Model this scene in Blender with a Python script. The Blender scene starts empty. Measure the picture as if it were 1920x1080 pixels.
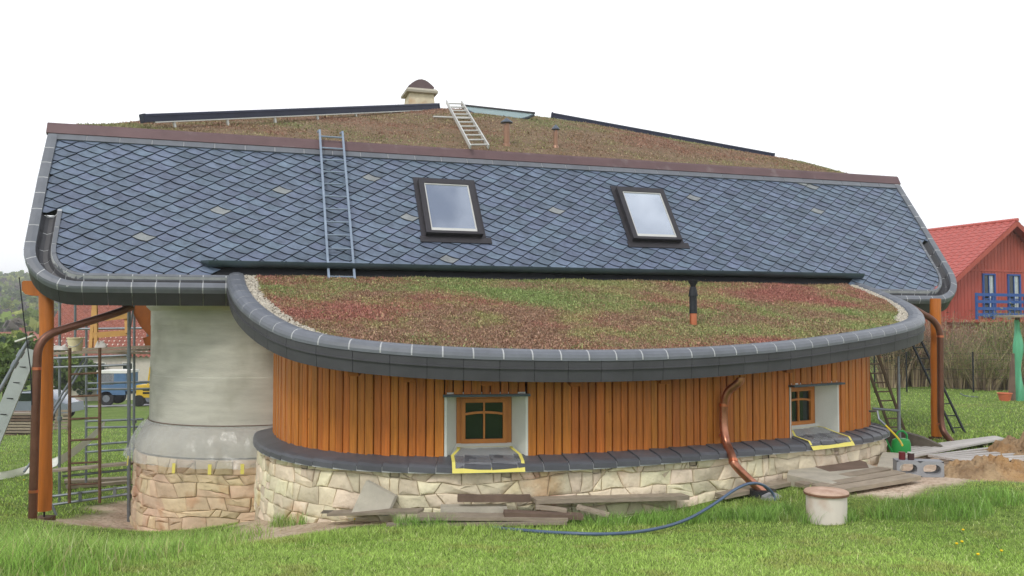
import bpy, math, random
import numpy as np
from mathutils import Vector, Matrix, noise

random.seed(11)
rng = np.random.default_rng(11)
scene = bpy.context.scene
COL = scene.collection

# ------------------------------------------------------------------ camera
EZ = 2.5                       # eye height above the datum
F, HOR = 1600.0, 600.0         # focal length and horizon row in photo pixels
TH = math.atan((HOR - 540) / F)
cam_d = bpy.data.cameras.new('camera')
cam_d.sensor_width = 36.0
cam_d.angle = 2 * math.atan(960 / F)
cam_d.clip_end = 6000
cam_d.clip_start = 0.1
cam = bpy.data.objects.new('camera', cam_d)
COL.objects.link(cam)
cam.location = (0, 0, EZ)
cam.rotation_euler = (math.pi / 2 + TH, 0, 0)
scene.camera = cam

# ------------------------------------------------------------------ sky
SUN_EL, SUN_AZ = math.radians(48), math.radians(205)   # azimuth clockwise from +Y
world = bpy.data.worlds.new('World')
scene.world = world
world.use_nodes = True
wn = world.node_tree
wn.nodes.clear()
w_out = wn.nodes.new('ShaderNodeOutputWorld')
w_bg = wn.nodes.new('ShaderNodeBackground')
w_bg.inputs['Strength'].default_value = 0.1
w_sky = wn.nodes.new('ShaderNodeTexSky')
w_sky.sky_type = 'NISHITA'
w_sky.sun_disc = False
w_sky.sun_elevation = SUN_EL
w_sky.sun_rotation = SUN_AZ
w_sky.dust_density = 2.0
w_tc = wn.nodes.new('ShaderNodeTexCoord')
w_noise = wn.nodes.new('ShaderNodeTexNoise')
w_noise.inputs['Scale'].default_value = 5.0
w_noise.inputs['Detail'].default_value = 6
w_noise.inputs['Roughness'].default_value = 0.55
w_sep = wn.nodes.new('ShaderNodeSeparateXYZ')
w_hz = wn.nodes.new('ShaderNodeMapRange')      # whole cover low down, gaps overhead
w_hz.inputs['From Min'].default_value = 0.35
w_hz.inputs['From Max'].default_value = 0.9
w_hz.inputs['To Min'].default_value = 1.0
w_hz.inputs['To Max'].default_value = 0.0
w_ramp = wn.nodes.new('ShaderNodeMapRange')
w_ramp.inputs['From Min'].default_value = 0.40
w_ramp.inputs['From Max'].default_value = 0.56
w_max = wn.nodes.new('ShaderNodeMath'); w_max.operation = 'MAXIMUM'
w_mix = wn.nodes.new('ShaderNodeMix'); w_mix.data_type = 'RGBA'
w_mix.inputs['B'].default_value = (12.0, 12.2, 12.5, 1)
L = wn.links.new
L(w_tc.outputs['Generated'], w_noise.inputs['Vector'])
L(w_tc.outputs['Generated'], w_sep.inputs['Vector'])
L(w_sep.outputs['Z'], w_hz.inputs['Value'])
L(w_noise.outputs['Fac'], w_ramp.inputs['Value'])
L(w_hz.outputs['Result'], w_max.inputs[0])
L(w_ramp.outputs['Result'], w_max.inputs[1])
L(w_max.outputs['Value'], w_mix.inputs['Factor'])
L(w_sky.outputs['Color'], w_mix.inputs['A'])
L(w_mix.outputs['Result'], w_bg.inputs['Color'])
L(w_bg.outputs['Background'], w_out.inputs['Surface'])

sun_d = bpy.data.lights.new('sun', 'SUN')
sun_d.energy = 1.3
sun_d.angle = math.radians(14)
sun_d.color = (1.0, 0.96, 0.9)
sun = bpy.data.objects.new('sun', sun_d)
COL.objects.link(sun)
sd = Vector((math.sin(SUN_AZ) * math.cos(SUN_EL), math.cos(SUN_AZ) * math.cos(SUN_EL), math.sin(SUN_EL)))
sun.rotation_euler = sd.to_track_quat('Z', 'Y').to_euler()

scene.view_settings.view_transform = 'Standard'
scene.view_settings.look = 'None'
scene.view_settings.exposure = 0.1
scene.view_settings.gamma = 1.0
scene.view_settings.use_curve_mapping = False

# ------------------------------------------------------------------ photo pixel -> direction
ORG = np.array([0, 0, EZ])
def ray(x, y):
    d = np.array([(x - 960) / F, 1.0, -(y - 540) / F]); c, s = math.cos(TH), math.sin(TH)
    return np.array([d[0], d[1] * c - d[2] * s, d[1] * s + d[2] * c])
def hit_z(x, y, z):            # z: height relative to the eye
    d = ray(x, y); return ORG + d * (z / d[2])
def hit_d(x, y, D):            # at distance D along Y
    d = ray(x, y); return ORG + d * (D / d[1])
def hit_p(x, y, P, N):
    d = ray(x, y); return ORG + d * (np.dot(np.asarray(P) - ORG, N) / np.dot(d, N))
def hit_fn(x, y, fn, d0, d1, n=160):
    d = ray(x, y); prev = None
    for i in range(n + 1):
        k = d0 + (d1 - d0) * i / n
        p = ORG + d * (k / d[1]); g = p[2] - fn(p[0], p[1])
        if prev is not None and (g > 0) != (prev[1] > 0):
            w = prev[1] / (prev[1] - g); k2 = prev[0] + (k - prev[0]) * w
            return ORG + d * (k2 / d[1])
        prev = (k, g)
    return ORG + d * (d1 / d[1])

# ------------------------------------------------------------------ materials
def lin(r, g, b):
    f = lambda c: (c / 255 / 12.92) if c / 255 <= 0.04045 else ((c / 255 + 0.055) / 1.055) ** 2.4
    return (f(r), f(g), f(b))

def mat(name, col, rough=0.7, metal=0.0, var=0.12, vscale=4.0, col2=None, bump=0.0, bscale=40.0,
        stretch=(1, 1, 1), rnd=0.0, hue=0.0, spec=0.4, coat=0.0, attr=None, dist=0.01, blotch=None):
    m = bpy.data.materials.new(name); m.use_nodes = True
    nt = m.node_tree; b = nt.nodes['Principled BSDF']; lk = nt.links.new
    b.inputs['Roughness'].default_value = rough
    b.inputs['Metallic'].default_value = metal
    b.inputs['Specular IOR Level'].default_value = spec
    b.inputs['Coat Weight'].default_value = coat
    tc = nt.nodes.new('ShaderNodeTexCoord'); mp = nt.nodes.new('ShaderNodeMapping')
    mp.inputs['Scale'].default_value = stretch
    lk(tc.outputs['Object'], mp.inputs['Vector'])
    nz = nt.nodes.new('ShaderNodeTexNoise')
    nz.inputs['Scale'].default_value = vscale; nz.inputs['Detail'].default_value = 6
    nz.inputs['Roughness'].default_value = 0.62
    lk(mp.outputs['Vector'], nz.inputs['Vector'])
    rp = nt.nodes.new('ShaderNodeMapRange')
    rp.inputs['From Min'].default_value = 0.3; rp.inputs['From Max'].default_value = 0.7
    lk(nz.outputs['Fac'], rp.inputs['Value'])
    mx = nt.nodes.new('ShaderNodeMix'); mx.data_type = 'RGBA'
    c1 = [max(0, c * (1 - var)) for c in col]; c2 = list(col2) if col2 else [min(1, c * (1 + var)) for c in col]
    mx.inputs['A'].default_value = (*c1, 1); mx.inputs['B'].default_value = (*c2, 1)
    lk(rp.outputs['Result'], mx.inputs['Factor'])
    out = mx.outputs['Result']
    if blotch:                     # (colour, scale, threshold, amount) stains with a shape of their own
        n2 = nt.nodes.new('ShaderNodeTexNoise'); n2.inputs['Scale'].default_value = blotch[1]; n2.inputs['Detail'].default_value = 4
        lk(tc.outputs['Object'], n2.inputs['Vector'])
        r2 = nt.nodes.new('ShaderNodeMapRange'); r2.inputs['From Min'].default_value = blotch[2]; r2.inputs['From Max'].default_value = blotch[2] + 0.12
        r2.inputs['To Max'].default_value = blotch[3]
        lk(n2.outputs['Fac'], r2.inputs['Value'])
        m2 = nt.nodes.new('ShaderNodeMix'); m2.data_type = 'RGBA'; m2.inputs['B'].default_value = (*blotch[0], 1)
        lk(r2.outputs['Result'], m2.inputs['Factor']); lk(out, m2.inputs['A']); out = m2.outputs['Result']
    if attr:                       # colour comes from the mesh, multiplied by the noise
        at = nt.nodes.new('ShaderNodeAttribute'); at.attribute_name = attr
        m3 = nt.nodes.new('ShaderNodeMix'); m3.data_type = 'RGBA'; m3.blend_type = 'MULTIPLY'; m3.inputs['Factor'].default_value = 1
        lk(at.outputs['Color'], m3.inputs['A']); lk(out, m3.inputs['B']); out = m3.outputs['Result']
    if rnd or hue:
        at = nt.nodes.new('ShaderNodeAttribute'); at.attribute_name = 'rnd'
        hs = nt.nodes.new('ShaderNodeHueSaturation')
        mr = nt.nodes.new('ShaderNodeMapRange'); mr.inputs['To Min'].default_value = 1 - rnd; mr.inputs['To Max'].default_value = 1 + rnd
        lk(at.outputs['Fac'], mr.inputs['Value']); lk(mr.outputs['Result'], hs.inputs['Value'])
        ms = nt.nodes.new('ShaderNodeMath'); ms.operation = 'MULTIPLY'; ms.inputs[1].default_value = 7.31
        fr = nt.nodes.new('ShaderNodeMath'); fr.operation = 'FRACT'
        lk(at.outputs['Fac'], ms.inputs[0]); lk(ms.outputs['Value'], fr.inputs[0])
        mh = nt.nodes.new('ShaderNodeMapRange'); mh.inputs['To Min'].default_value = 0.5 - hue; mh.inputs['To Max'].default_value = 0.5 + hue
        lk(fr.outputs['Value'], mh.inputs['Value']); lk(mh.outputs['Result'], hs.inputs['Hue'])
        lk(out, hs.inputs['Color']); out = hs.outputs['Color']
    lk(out, b.inputs['Base Color'])
    if bump:
        nb = nt.nodes.new('ShaderNodeTexNoise'); nb.inputs['Scale'].default_value = bscale; nb.inputs['Detail'].default_value = 5
        lk(mp.outputs['Vector'], nb.inputs['Vector'])
        bp = nt.nodes.new('ShaderNodeBump'); bp.inputs['Strength'].default_value = bump; bp.inputs['Distance'].default_value = dist
        lk(nb.outputs['Fac'], bp.inputs['Height']); lk(bp.outputs['Normal'], b.inputs['Normal'])
    return m

def glass_mat(name, tint, rough=0.02, mixt=0.15, spec=0.8):
    m = bpy.data.materials.new(name); m.use_nodes = True
    b = m.node_tree.nodes['Principled BSDF']
    b.inputs['Base Color'].default_value = (*tint, 1); b.inputs['Roughness'].default_value = rough
    b.inputs['Specular IOR Level'].default_value = spec
    b.inputs['Transmission Weight'].default_value = mixt
    b.inputs['IOR'].default_value = 1.5
    return m

def film_mat(name, col, alpha, rough):
    m = bpy.data.materials.new(name); m.use_nodes = True
    nt = m.node_tree; b = nt.nodes['Principled BSDF']
    b.inputs['Base Color'].default_value = (*col, 1); b.inputs['Roughness'].default_value = rough
    b.inputs['Alpha'].default_value = alpha; b.inputs['Specular IOR Level'].default_value = 0.7
    nb = nt.nodes.new('ShaderNodeTexNoise'); nb.inputs['Scale'].default_value = 9; nb.inputs['Detail'].default_value = 4
    bp = nt.nodes.new('ShaderNodeBump'); bp.inputs['Strength'].default_value = 0.6; bp.inputs['Distance'].default_value = 0.03
    tc = nt.nodes.new('ShaderNodeTexCoord'); nt.links.new(tc.outputs['Object'], nb.inputs['Vector'])
    nt.links.new(nb.outputs['Fac'], bp.inputs['Height']); nt.links.new(bp.outputs['Normal'], b.inputs['Normal'])
    return m

def leaf_mat(name, trans=0.35, rough=0.6):
    m = bpy.data.materials.new(name); m.use_nodes = True
    nt = m.node_tree; b = nt.nodes['Principled BSDF']; b.inputs['Roughness'].default_value = rough
    b.inputs['Specular IOR Level'].default_value = 0.25
    at = nt.nodes.new('ShaderNodeAttribute'); at.attribute_name = 'col'
    tr = nt.nodes.new('ShaderNodeBsdfTranslucent'); ms = nt.nodes.new('ShaderNodeMixShader'); ms.inputs['Fac'].default_value = trans
    nt.links.new(at.outputs['Color'], b.inputs['Base Color']); nt.links.new(at.outputs['Color'], tr.inputs['Color'])
    nt.links.new(b.outputs['BSDF'], ms.inputs[1]); nt.links.new(tr.outputs['BSDF'], ms.inputs[2])
    nt.links.new(ms.outputs['Shader'], nt.nodes['Material Output'].inputs['Surface'])
    return m

M = {}
M['slate'] = mat('slate', lin(95, 108, 128), rough=0.38, var=0.3, vscale=6, bump=0.4, bscale=22, rnd=0.2, hue=0.014, spec=0.7)
M['slate_pale'] = mat('slate_pale', lin(136, 140, 142), rough=0.55, var=0.2, vscale=6, bump=0.3, rnd=0.1)
M['underlay'] = mat('underlay', (0.012, 0.013, 0.016), rough=0.9)
M['edge_tile'] = mat('edge_tile', lin(106, 110, 118), rough=0.38, var=0.12, vscale=6, bump=0.12, bscale=60, rnd=0.09, spec=0.5)
M['edge_dark'] = mat('edge_dark', lin(68, 68, 72), rough=0.5, var=0.16, vscale=3, bump=0.12, bscale=50, rnd=0.07)
M['mortar'] = mat('mortar', lin(184, 186, 188), rough=0.9, var=0.15, vscale=9)
M['wall_mortar'] = mat('wall_mortar', lin(186, 172, 148), rough=0.95, var=0.25, vscale=9, bump=0.5, bscale=60)
M['flash_brown'] = mat('flash_brown', lin(104, 82, 84), rough=0.5, var=0.16, vscale=2.2, metal=0.15, blotch=(lin(150, 140, 140), 2.5, 0.6, 0.4))
M['zinc'] = mat('zinc', lin(96, 104, 116), rough=0.4, metal=0.5, var=0.15, vscale=3)
M['gutter'] = mat('gutter', lin(72, 86, 94), rough=0.4, metal=0.2, var=0.2, vscale=2.0)
M['anthracite'] = mat('anthracite', lin(62, 60, 64), rough=0.42, metal=0.3, var=0.1)
M['copper'] = mat('copper', lin(164, 104, 80), rough=0.3, metal=0.85, var=0.22, vscale=5, col2=lin(206, 146, 120))
M['hood_copper'] = mat('hood_copper', lin(104, 88, 90), rough=0.55, metal=0.2, var=0.15)
M['vent_copper'] = mat('vent_copper', lin(150, 116, 96), rough=0.4, metal=0.5, var=0.15)
M['slat_grey'] = mat('slat_grey', lin(186, 182, 178), rough=0.9, var=0.12, vscale=5, rnd=0.1)
M['copper_dull'] = mat('copper_dull', lin(112, 78, 64), rough=0.42, metal=0.6, var=0.2, vscale=4)
M['copper_new'] = mat('copper_new', lin(205, 125, 92), rough=0.3, metal=0.8, var=0.12)
M['board'] = mat('board', lin(184, 109, 42), rough=0.5, var=0.26, vscale=3.5, stretch=(10, 10, 0.6), rnd=0.11, hue=0.006,
                 bump=0.2, bscale=14, blotch=(lin(92, 44, 16), 13.0, 0.69, 0.75), coat=0.12)
M['log'] = mat('log', lin(182, 106, 40), rough=0.5, var=0.2, vscale=2.5, stretch=(6, 6, 0.6), blotch=(lin(110, 56, 20), 3.0, 0.66, 0.6), coat=0.1)
M['rafter'] = mat('rafter', lin(150, 86, 36), rough=0.6, var=0.2, vscale=4)
M['frame_wood'] = mat('frame_wood', lin(186, 118, 56), rough=0.45, var=0.12, vscale=4, stretch=(3, 3, 1))
M['stone'] = mat('stone', lin(218, 206, 180), rough=0.9, var=0.14, vscale=3.5, rnd=0.2, hue=0.026, bump=0.8, bscale=16, dist=0.025,
                 blotch=(lin(190, 148, 104), 1.6, 0.56, 0.6))
M['stone_tower'] = mat('stone_tower', lin(212, 190, 160), rough=0.9, var=0.16, vscale=3.5, rnd=0.15, hue=0.016, bump=0.7, bscale=16, dist=0.02,
                       blotch=(lin(190, 138, 100), 2.0, 0.55, 0.55))
M['plaster'] = mat('plaster', lin(196, 195, 184), rough=0.92, var=0.15, vscale=1.7, stretch=(.8, .8, 4.5), bump=0.5, bscale=18,
                   blotch=(lin(160, 158, 142), 1.3, 0.53, 0.5))
M['plaster_white'] = mat('plaster_white', lin(214, 216, 210), rough=0.9, var=0.05, bump=0.2, bscale=50)
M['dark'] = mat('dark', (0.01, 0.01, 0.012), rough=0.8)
M['ledge'] = mat('ledge', lin(84, 86, 92), rough=0.42, var=0.14, vscale=5, rnd=0.1, bump=0.1, bscale=50)
M['glass_green'] = glass_mat('glass_green', (0.012, 0.022, 0.018), 0.03, 0.0, 0.6)
M['glass_sky'] = mat('glass_sky', lin(196, 204, 216), rough=0.04, metal=0.75, var=0.02)
M['glass_pale'] = glass_mat('glass_pale', lin(188, 214, 222), 0.06, 0.35, 0.8)
M['film'] = film_mat('film', lin(212, 216, 214), 0.34, 0.22)
M['film_clear'] = film_mat('film_clear', lin(150, 152, 158), 0.5, 0.2)
M['tape'] = mat('tape', lin(226, 214, 110), rough=0.6, var=0.06)
M['steel'] = mat('steel', lin(128, 134, 140), rough=0.42, metal=0.5, var=0.2, vscale=5)
M['steel_blue'] = mat('steel_blue', lin(142, 156, 174), rough=0.45, metal=0.4, var=0.15)
M['alu'] = mat('alu', lin(206, 206, 202), rough=0.4, metal=0.35, var=0.06)
M['alu_deck'] = mat('alu_deck', lin(160, 168, 164), rough=0.45, metal=0.3, var=0.1)
M['rust'] = mat('rust', lin(98, 74, 58), rough=0.8, metal=0.2, var=0.3, vscale=9, col2=lin(132, 104, 84))
M['black_metal'] = mat('black_metal', lin(42, 44, 48), rough=0.5, metal=0.3, var=0.2)
M['solar'] = mat('solar', lin(40, 44, 62), rough=0.3, metal=0.2, var=0.15)
M['timber_grey'] = mat('timber_grey', lin(150, 138, 122), rough=0.88, var=0.2, vscale=3, stretch=(2, 2, 8), bump=0.4, bscale=14, rnd=0.14)
M['timber_brown'] = mat('timber_brown', lin(112, 94, 82), rough=0.85, var=0.22, vscale=4, bump=0.4, bscale=20)
M['timber_yellow'] = mat('timber_yellow', lin(206, 160, 96), rough=0.7, var=0.12, vscale=4)
M['plastic_white'] = mat('plastic_white', lin(226, 226, 218), rough=0.5, var=0.05)
M['cream'] = mat('cream', lin(226, 214, 176), rough=0.5, var=0.04)
M['cloth'] = mat('cloth', lin(200, 198, 192), rough=0.95, var=0.12, vscale=8, bump=0.6, bscale=20)
M['concrete'] = mat('concrete', lin(150, 152, 156), rough=0.9, var=0.12, vscale=9, bump=0.4, bscale=70)
M['concrete_dark'] = mat('concrete_dark', lin(104, 98, 88), rough=0.95, var=0.25, vscale=4, bump=0.6, bscale=25)
M['slab'] = mat('slab', lin(176, 170, 156), rough=0.9, var=0.16, vscale=4, bump=0.5, bscale=30)
M['soil'] = mat('soil', lin(150, 122, 92), rough=0.98, var=0.25, vscale=3, col2=lin(182, 156, 122), bump=0.9, bscale=18, dist=0.05,
                blotch=(lin(176, 132, 80), 0.9, 0.55, 0.6))
M['green_plastic'] = mat('green_plastic', lin(38, 142, 66), rough=0.4, var=0.06)
M['tin'] = mat('tin', lin(104, 34, 40), rough=0.4, var=0.08)
M['tin_dark'] = mat('tin_dark', lin(72, 48, 50), rough=0.4, var=0.08)
M['white_pipe'] = mat('white_pipe', lin(218, 208, 200), rough=0.75, var=0.08, vscale=3, stretch=(2, 2, .6), blotch=(lin(196, 166, 148), 2.5, 0.55, 0.6))
M['rust_lid'] = mat('rust_lid', lin(182, 146, 124), rough=0.85, var=0.18, vscale=6, col2=lin(208, 180, 160), bump=0.4, bscale=40)
M['rust_rim'] = mat('rust_rim', lin(122, 88, 70), rough=0.85, var=0.2, vscale=8)
M['hose'] = mat('hose', lin(86, 104, 130), rough=0.3, var=0.1)
M['hose_yellow'] = mat('hose_yellow', lin(206, 186, 50), rough=0.4, var=0.05)
M['red_paint'] = mat('red_paint', lin(172, 84, 70), rough=0.7, var=0.1, vscale=2, stretch=(1, 1, .3), rnd=0.08)
M['red_tile'] = mat('red_tile', lin(184, 94, 86), rough=0.55, var=0.14, vscale=3, rnd=0.1)
M['orange_tile'] = mat('orange_tile', lin(158, 98, 82), rough=0.7, var=0.2, vscale=2.5, rnd=0.1)
M['blue_paint'] = mat('blue_paint', lin(44, 84, 152), rough=0.55, var=0.08)
M['truck_blue'] = mat('truck_blue', lin(84, 116, 150), rough=0.4, var=0.1)
M['tyre'] = mat('tyre', (0.02, 0.02, 0.02), rough=0.85)
M['yellow_paint'] = mat('yellow_paint', lin(216, 178, 52), rough=0.45, var=0.1)
M['car_paint'] = mat('car_paint', lin(120, 128, 140), rough=0.25, coat=0.6, var=0.04)
M['road'] = mat('road', lin(150, 150, 150), rough=0.95, var=0.1, vscale=1)
M['curtain'] = mat('curtain', lin(200, 214, 214), rough=0.9)
M['house_wall'] = mat('house_wall', lin(206, 198, 186), rough=0.9, var=0.06)
M['wrap'] = mat('wrap', lin(98, 176, 138), rough=0.5, var=0.14, vscale=5, stretch=(3, 3, .6))
M['pot'] = mat('pot', lin(204, 112, 82), rough=0.7)
M['bark'] = mat('bark', lin(84, 72, 60), rough=0.95, var=0.25, vscale=6)
M['twig'] = leaf_mat('twig', 0.0, 0.9)
M['leaf'] = leaf_mat('leaf')
M['grass'] = leaf_mat('grass_blade', 0.25, 0.5)
M['sedum'] = leaf_mat('sedum_leaf', 0.15, 0.7)
M['skin'] = mat('skin', lin(200, 150, 126), rough=0.6, var=0.03)
M['denim'] = mat('denim', lin(44, 54, 84), rough=0.9, var=0.1)
M['yellow_flower'] = mat('yellow_flower', lin(240, 200, 20), rough=0.7)
M['stem'] = mat('stem', lin(90, 120, 50), rough=0.7)

# ------------------------------------------------------------------ mesh helpers
V3 = lambda p: Vector((float(p[0]), float(p[1]), float(p[2])))
class MB:
    def __init__(s): s.v, s.f, s.r = [], [], []
    def add(s, vs, fs, r=None):
        o = len(s.v); s.v += [tuple(map(float, p)) for p in vs]; s.f += [tuple(i + o for i in f) for f in fs]
        s.r += [random.random() if r is None else r] * len(fs); return s
    def box(s, c, X, Y, Z, r=None):
        c, X, Y, Z = V3(c), V3(X), V3(Y), V3(Z)
        vs = [c + a * X + b * Y + d * Z for d in (-1, 1) for b in (-1, 1) for a in (-1, 1)]
        return s.add(vs, [(0, 2, 3, 1), (4, 5, 7, 6), (0, 1, 5, 4), (2, 6, 7, 3), (0, 4, 6, 2), (1, 3, 7, 5)], r)
    def bar(s, p0, p1, w, h, up=(0, 0, 1), r=None):
        p0, p1 = V3(p0), V3(p1); d = p1 - p0
        x = d.cross(V3(up)); x = x.normalized() if x.length > 1e-6 else Vector((1, 0, 0)); z = x.cross(d).normalized()
        return s.box((p0 + p1) / 2, d / 2, x * w / 2, z * h / 2, r)
    def tube(s, pts, r, seg=8, caps=True):
        P = [V3(p) for p in pts]; n = len(P)
        R = r if isinstance(r, (list, tuple)) else [r] * n
        t0 = (P[1] - P[0]).normalized(); x = t0.orthogonal().normalized(); vs = []
        for i in range(n):
            t = (P[min(i + 1, n - 1)] - P[max(i - 1, 0)]).normalized()
            x = (x - t * x.dot(t)); x = x.normalized() if x.length > 1e-6 else t.orthogonal().normalized(); y = t.cross(x)
            for k in range(seg):
                a = 2 * math.pi * k / seg; vs.append(P[i] + (x * math.cos(a) + y * math.sin(a)) * R[i])
        fs = [(i * seg + k, i * seg + (k + 1) % seg, (i + 1) * seg + (k + 1) % seg, (i + 1) * seg + k) for i in range(n - 1) for k in range(seg)]
        if caps: fs += [tuple(reversed(range(seg))), tuple((n - 1) * seg + k for k in range(seg))]
        return s.add(vs, fs)
    def lathe(s, prof, c, seg=16, a0=0, a1=2 * math.pi, axis=None):
        c = V3(c); full = abs(a1 - a0 - 2 * math.pi) < 1e-6; m = seg if full else seg + 1; vs = []
        for (r, z) in prof:
            for k in range(m):
                a = a0 + (a1 - a0) * k / seg; vs.append(c + Vector((r * math.cos(a), r * math.sin(a), z)))
        fs = []
        for i in range(len(prof) - 1):
            for k in range(seg):
                k2 = (k + 1) % m if full else k + 1
                fs.append((i * m + k, i * m + k2, (i + 1) * m + k2, (i + 1) * m + k))
        return s.add(vs, fs)
    def prism(s, poly, vec, r=None):
        n = len(poly); vec = V3(vec); P = [V3(p) for p in poly]
        vs = P + [p + vec for p in P]
        fs = [tuple(reversed(range(n))), tuple(range(n, 2 * n))] + [(i, (i + 1) % n, n + (i + 1) % n, n + i) for i in range(n)]
        return s.add(vs, fs, r)
    def grid(s, P, closed=False):
        h, w = len(P), len(P[0]); vs = [p for row in P for p in row]
        fs = [(i * w + j, i * w + (j + 1) % w, (i + 1) * w + (j + 1) % w, (i + 1) * w + j) for i in range(h - 1) for j in range(w if closed else w - 1)]
        return s.add(vs, fs)
    def build(s, name, m, parent=None, smooth=False, **tags):
        me = bpy.data.meshes.new(name); me.from_pydata(s.v, [], s.f)
        if s.r:
            a = me.attributes.new('rnd', 'FLOAT', 'FACE'); a.data.foreach_set('value', s.r)
        if smooth:
            me.polygons.foreach_set('use_smooth', [True] * len(me.polygons))
            try: me.set_sharp_from_angle(angle=math.radians(40))
            except Exception: pass
        me.validate(); me.update()
        return link(name, me, m, parent, **tags)

def link(name, me, m, parent=None, **tags):
    if m is not None:
        me.materials.clear(); me.materials.append(M[m] if isinstance(m, str) else m)
    o = bpy.data.objects.new(name, me); COL.objects.link(o)
    if parent is not None: adopt(o, parent)
    for k, v in tags.items(): o[k] = v
    return o
def adopt(o, parent):                       # meshes are written in world coordinates
    o.parent = parent
    base = Vector(parent.location) if parent.type == 'EMPTY' else Vector((0, 0, 0))
    o.matrix_parent_inverse = Matrix.Translation(-base)
def thing(name, label, cat, loc, group=None):
    o = bpy.data.objects.new(name, None); COL.objects.link(o); o.location = V3(loc)
    o.empty_display_size = 0.2; o['label'] = label; o['category'] = cat
    if group: o['group'] = group
    return o
def tag(o, label, cat, group=None):
    o['label'] = label; o['category'] = cat
    if group: o['group'] = group
    return o
def bulk(name, V, Fc, m, col=None, parent=None, **tags):     # numpy triangles/quads with a colour per face
    k = Fc.shape[1]; me = bpy.data.meshes.new(name)
    me.vertices.add(len(V)); me.vertices.foreach_set('co', V.astype(np.float32).ravel())
    me.loops.add(Fc.size); me.loops.foreach_set('vertex_index', Fc.astype(np.int32).ravel())
    me.polygons.add(len(Fc)); me.polygons.foreach_set('loop_start', np.arange(0, Fc.size, k, dtype=np.int32))
    me.polygons.foreach_set('loop_total', np.full(len(Fc), k, dtype=np.int32))
    if col is not None:
        a = me.attributes.new('col', 'FLOAT_COLOR', 'FACE')
        a.data.foreach_set('color', np.concatenate([col, np.ones((len(col), 1))], 1).astype(np.float32).ravel())
    me.update(calc_edges=True); me.validate()
    return link(name, me, m, parent, **tags)
def chaikin(P, it=3, closed=False):
    P = [np.asarray(p, float) for p in P]
    for _ in range(it):
        Q = [] if closed else [P[0]]
        n = len(P)
        for i in range(n if closed else n - 1):
            a, b = P[i], P[(i + 1) % n]; Q += [a * .75 + b * .25, a * .25 + b * .75]
        if not closed: Q.append(P[-1])
        P = Q
    return P
class Path:                                 # arc-length parametrised polyline in the plane
    def __init__(s, P):
        s.P = np.array(P, float); d = np.linalg.norm(np.diff(s.P, axis=0), axis=1)
        s.S = np.concatenate([[0], np.cumsum(d)]); s.L = s.S[-1]
    def at(s, a): return np.array([np.interp(a, s.S, s.P[:, k]) for k in range(s.P.shape[1])])
    def tan(s, a, e=0.06):
        d = s.at(min(a + e, s.L)) - s.at(max(a - e, 0)); return d / np.linalg.norm(d)
def clip_half(poly, p, nrm):                # keep the side where (q-p).n >= 0
    out = []; n = len(poly)
    for i in range(n):
        a, b = poly[i], poly[(i + 1) % n]; da, db = np.dot(a - p, nrm), np.dot(b - p, nrm)
        if da >= 0: out.append(a)
        if (da >= 0) != (db >= 0): out.append(a + (b - a) * (da / (da - db)))
    return out
def clip_convex(poly, region):              # region counter-clockwise
    for i in range(len(region)):
        a, b = region[i], region[(i + 1) % len(region)]; e = b - a
        poly = clip_half(poly, a, np.array([-e[1], e[0]]))
        if len(poly) < 3: return []
    return poly
def area2(p):
    return 0.5 * sum(p[i][0] * p[(i + 1) % len(p)][1] - p[(i + 1) % len(p)][0] * p[i][1] for i in range(len(p)))

# ------------------------------------------------------------------ the lie of the land
GP = [(-6, 0, -1.62), (0, 0, -1.65), (6, 0, -1.72), (0, -8, -1.3), (-12, -6, -1.5), (14, -6, -1.5),
      (0, 5.9, -1.78), (3.7, 6.2, -1.86), (-3.6, 5.8, -1.80), (9, 6.2, -1.9), (-8, 6.0, -1.75),
      (-4.1, 7.7, -2.16), (-5.6, 7.9, -2.16), (-2.6, 8.2, -2.2), (-9, 8.5, -2.3), (-4.6, 10, -2.72), (-3.2, 10.4, -2.62), (-6, 10, -2.6),
      (-1.7, 10.2, -2.40), (0.2, 10.0, -2.40), (1.6, 10.3, -2.42), (3.2, 10.7, -2.28), (4.0, 11.1, -2.18), (4.6, 11.6, -2.12), (5.7, 13.3, -2.22),
      (3.3, 8.9, -2.16), (5.0, 8.5, -2.13), (5.3, 11.0, -2.05), (7.0, 12.0, -2.1), (9, 10, -2.05),
      (8.1, 16.3, -2.27), (12, 16, -2.3), (10, 22, -2.4), (20, 33, -2.68), (14, 34, -2.72), (30, 34, -2.6), (40, 20, -2.2), (32, 48, -2.0), (24, 50, -2.3),
      (-6.75, 12.3, -2.83), (-5.4, 11.4, -2.75), (-4.7, 12.9, -3.25), (-5.6, 13.5, -3.38), (-4.3, 12.75, -3.1), (-3.6, 12.4, -2.86), (-2.9, 12.0, -2.66),
      (-6.3, 15.2, -3.3), (-9, 13, -2.95), (-8.5, 18, -3.25), (-13, 18, -3.2), (-15, 26, -3.7), (-20, 32, -4.15), (-26, 45, -5.0), (-30, 63, -6.2), (-45, 60, -6.2), (-14, 40, -4.8),
      (0, 22, -3.0), (5, 20, -2.6), (0, 45, -3.6), (-60, 80, -7.0), (-20, 90, -7.0), (30, 80, -2.5), (60, 70, -2.0), (-50, 20, -3.5), (60, 20, -2), (-40, -20, -1.5), (40, -20, -1.5), (0, -40, -1.0)]
GP = np.array(GP, float)
def _U(r2): return np.where(r2 > 1e-12, r2 * np.log(np.maximum(r2, 1e-12)), 0)
def _tps(P, z, reg):
    n = len(P); K = _U(((P[:, None, :] - P[None, :, :]) ** 2).sum(-1)) + np.eye(n) * reg
    Q = np.c_[np.ones(n), P]; Am = np.block([[K, Q], [Q.T, np.zeros((3, 3))]])
    return np.linalg.solve(Am, np.r_[z, np.zeros(3)])
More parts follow.
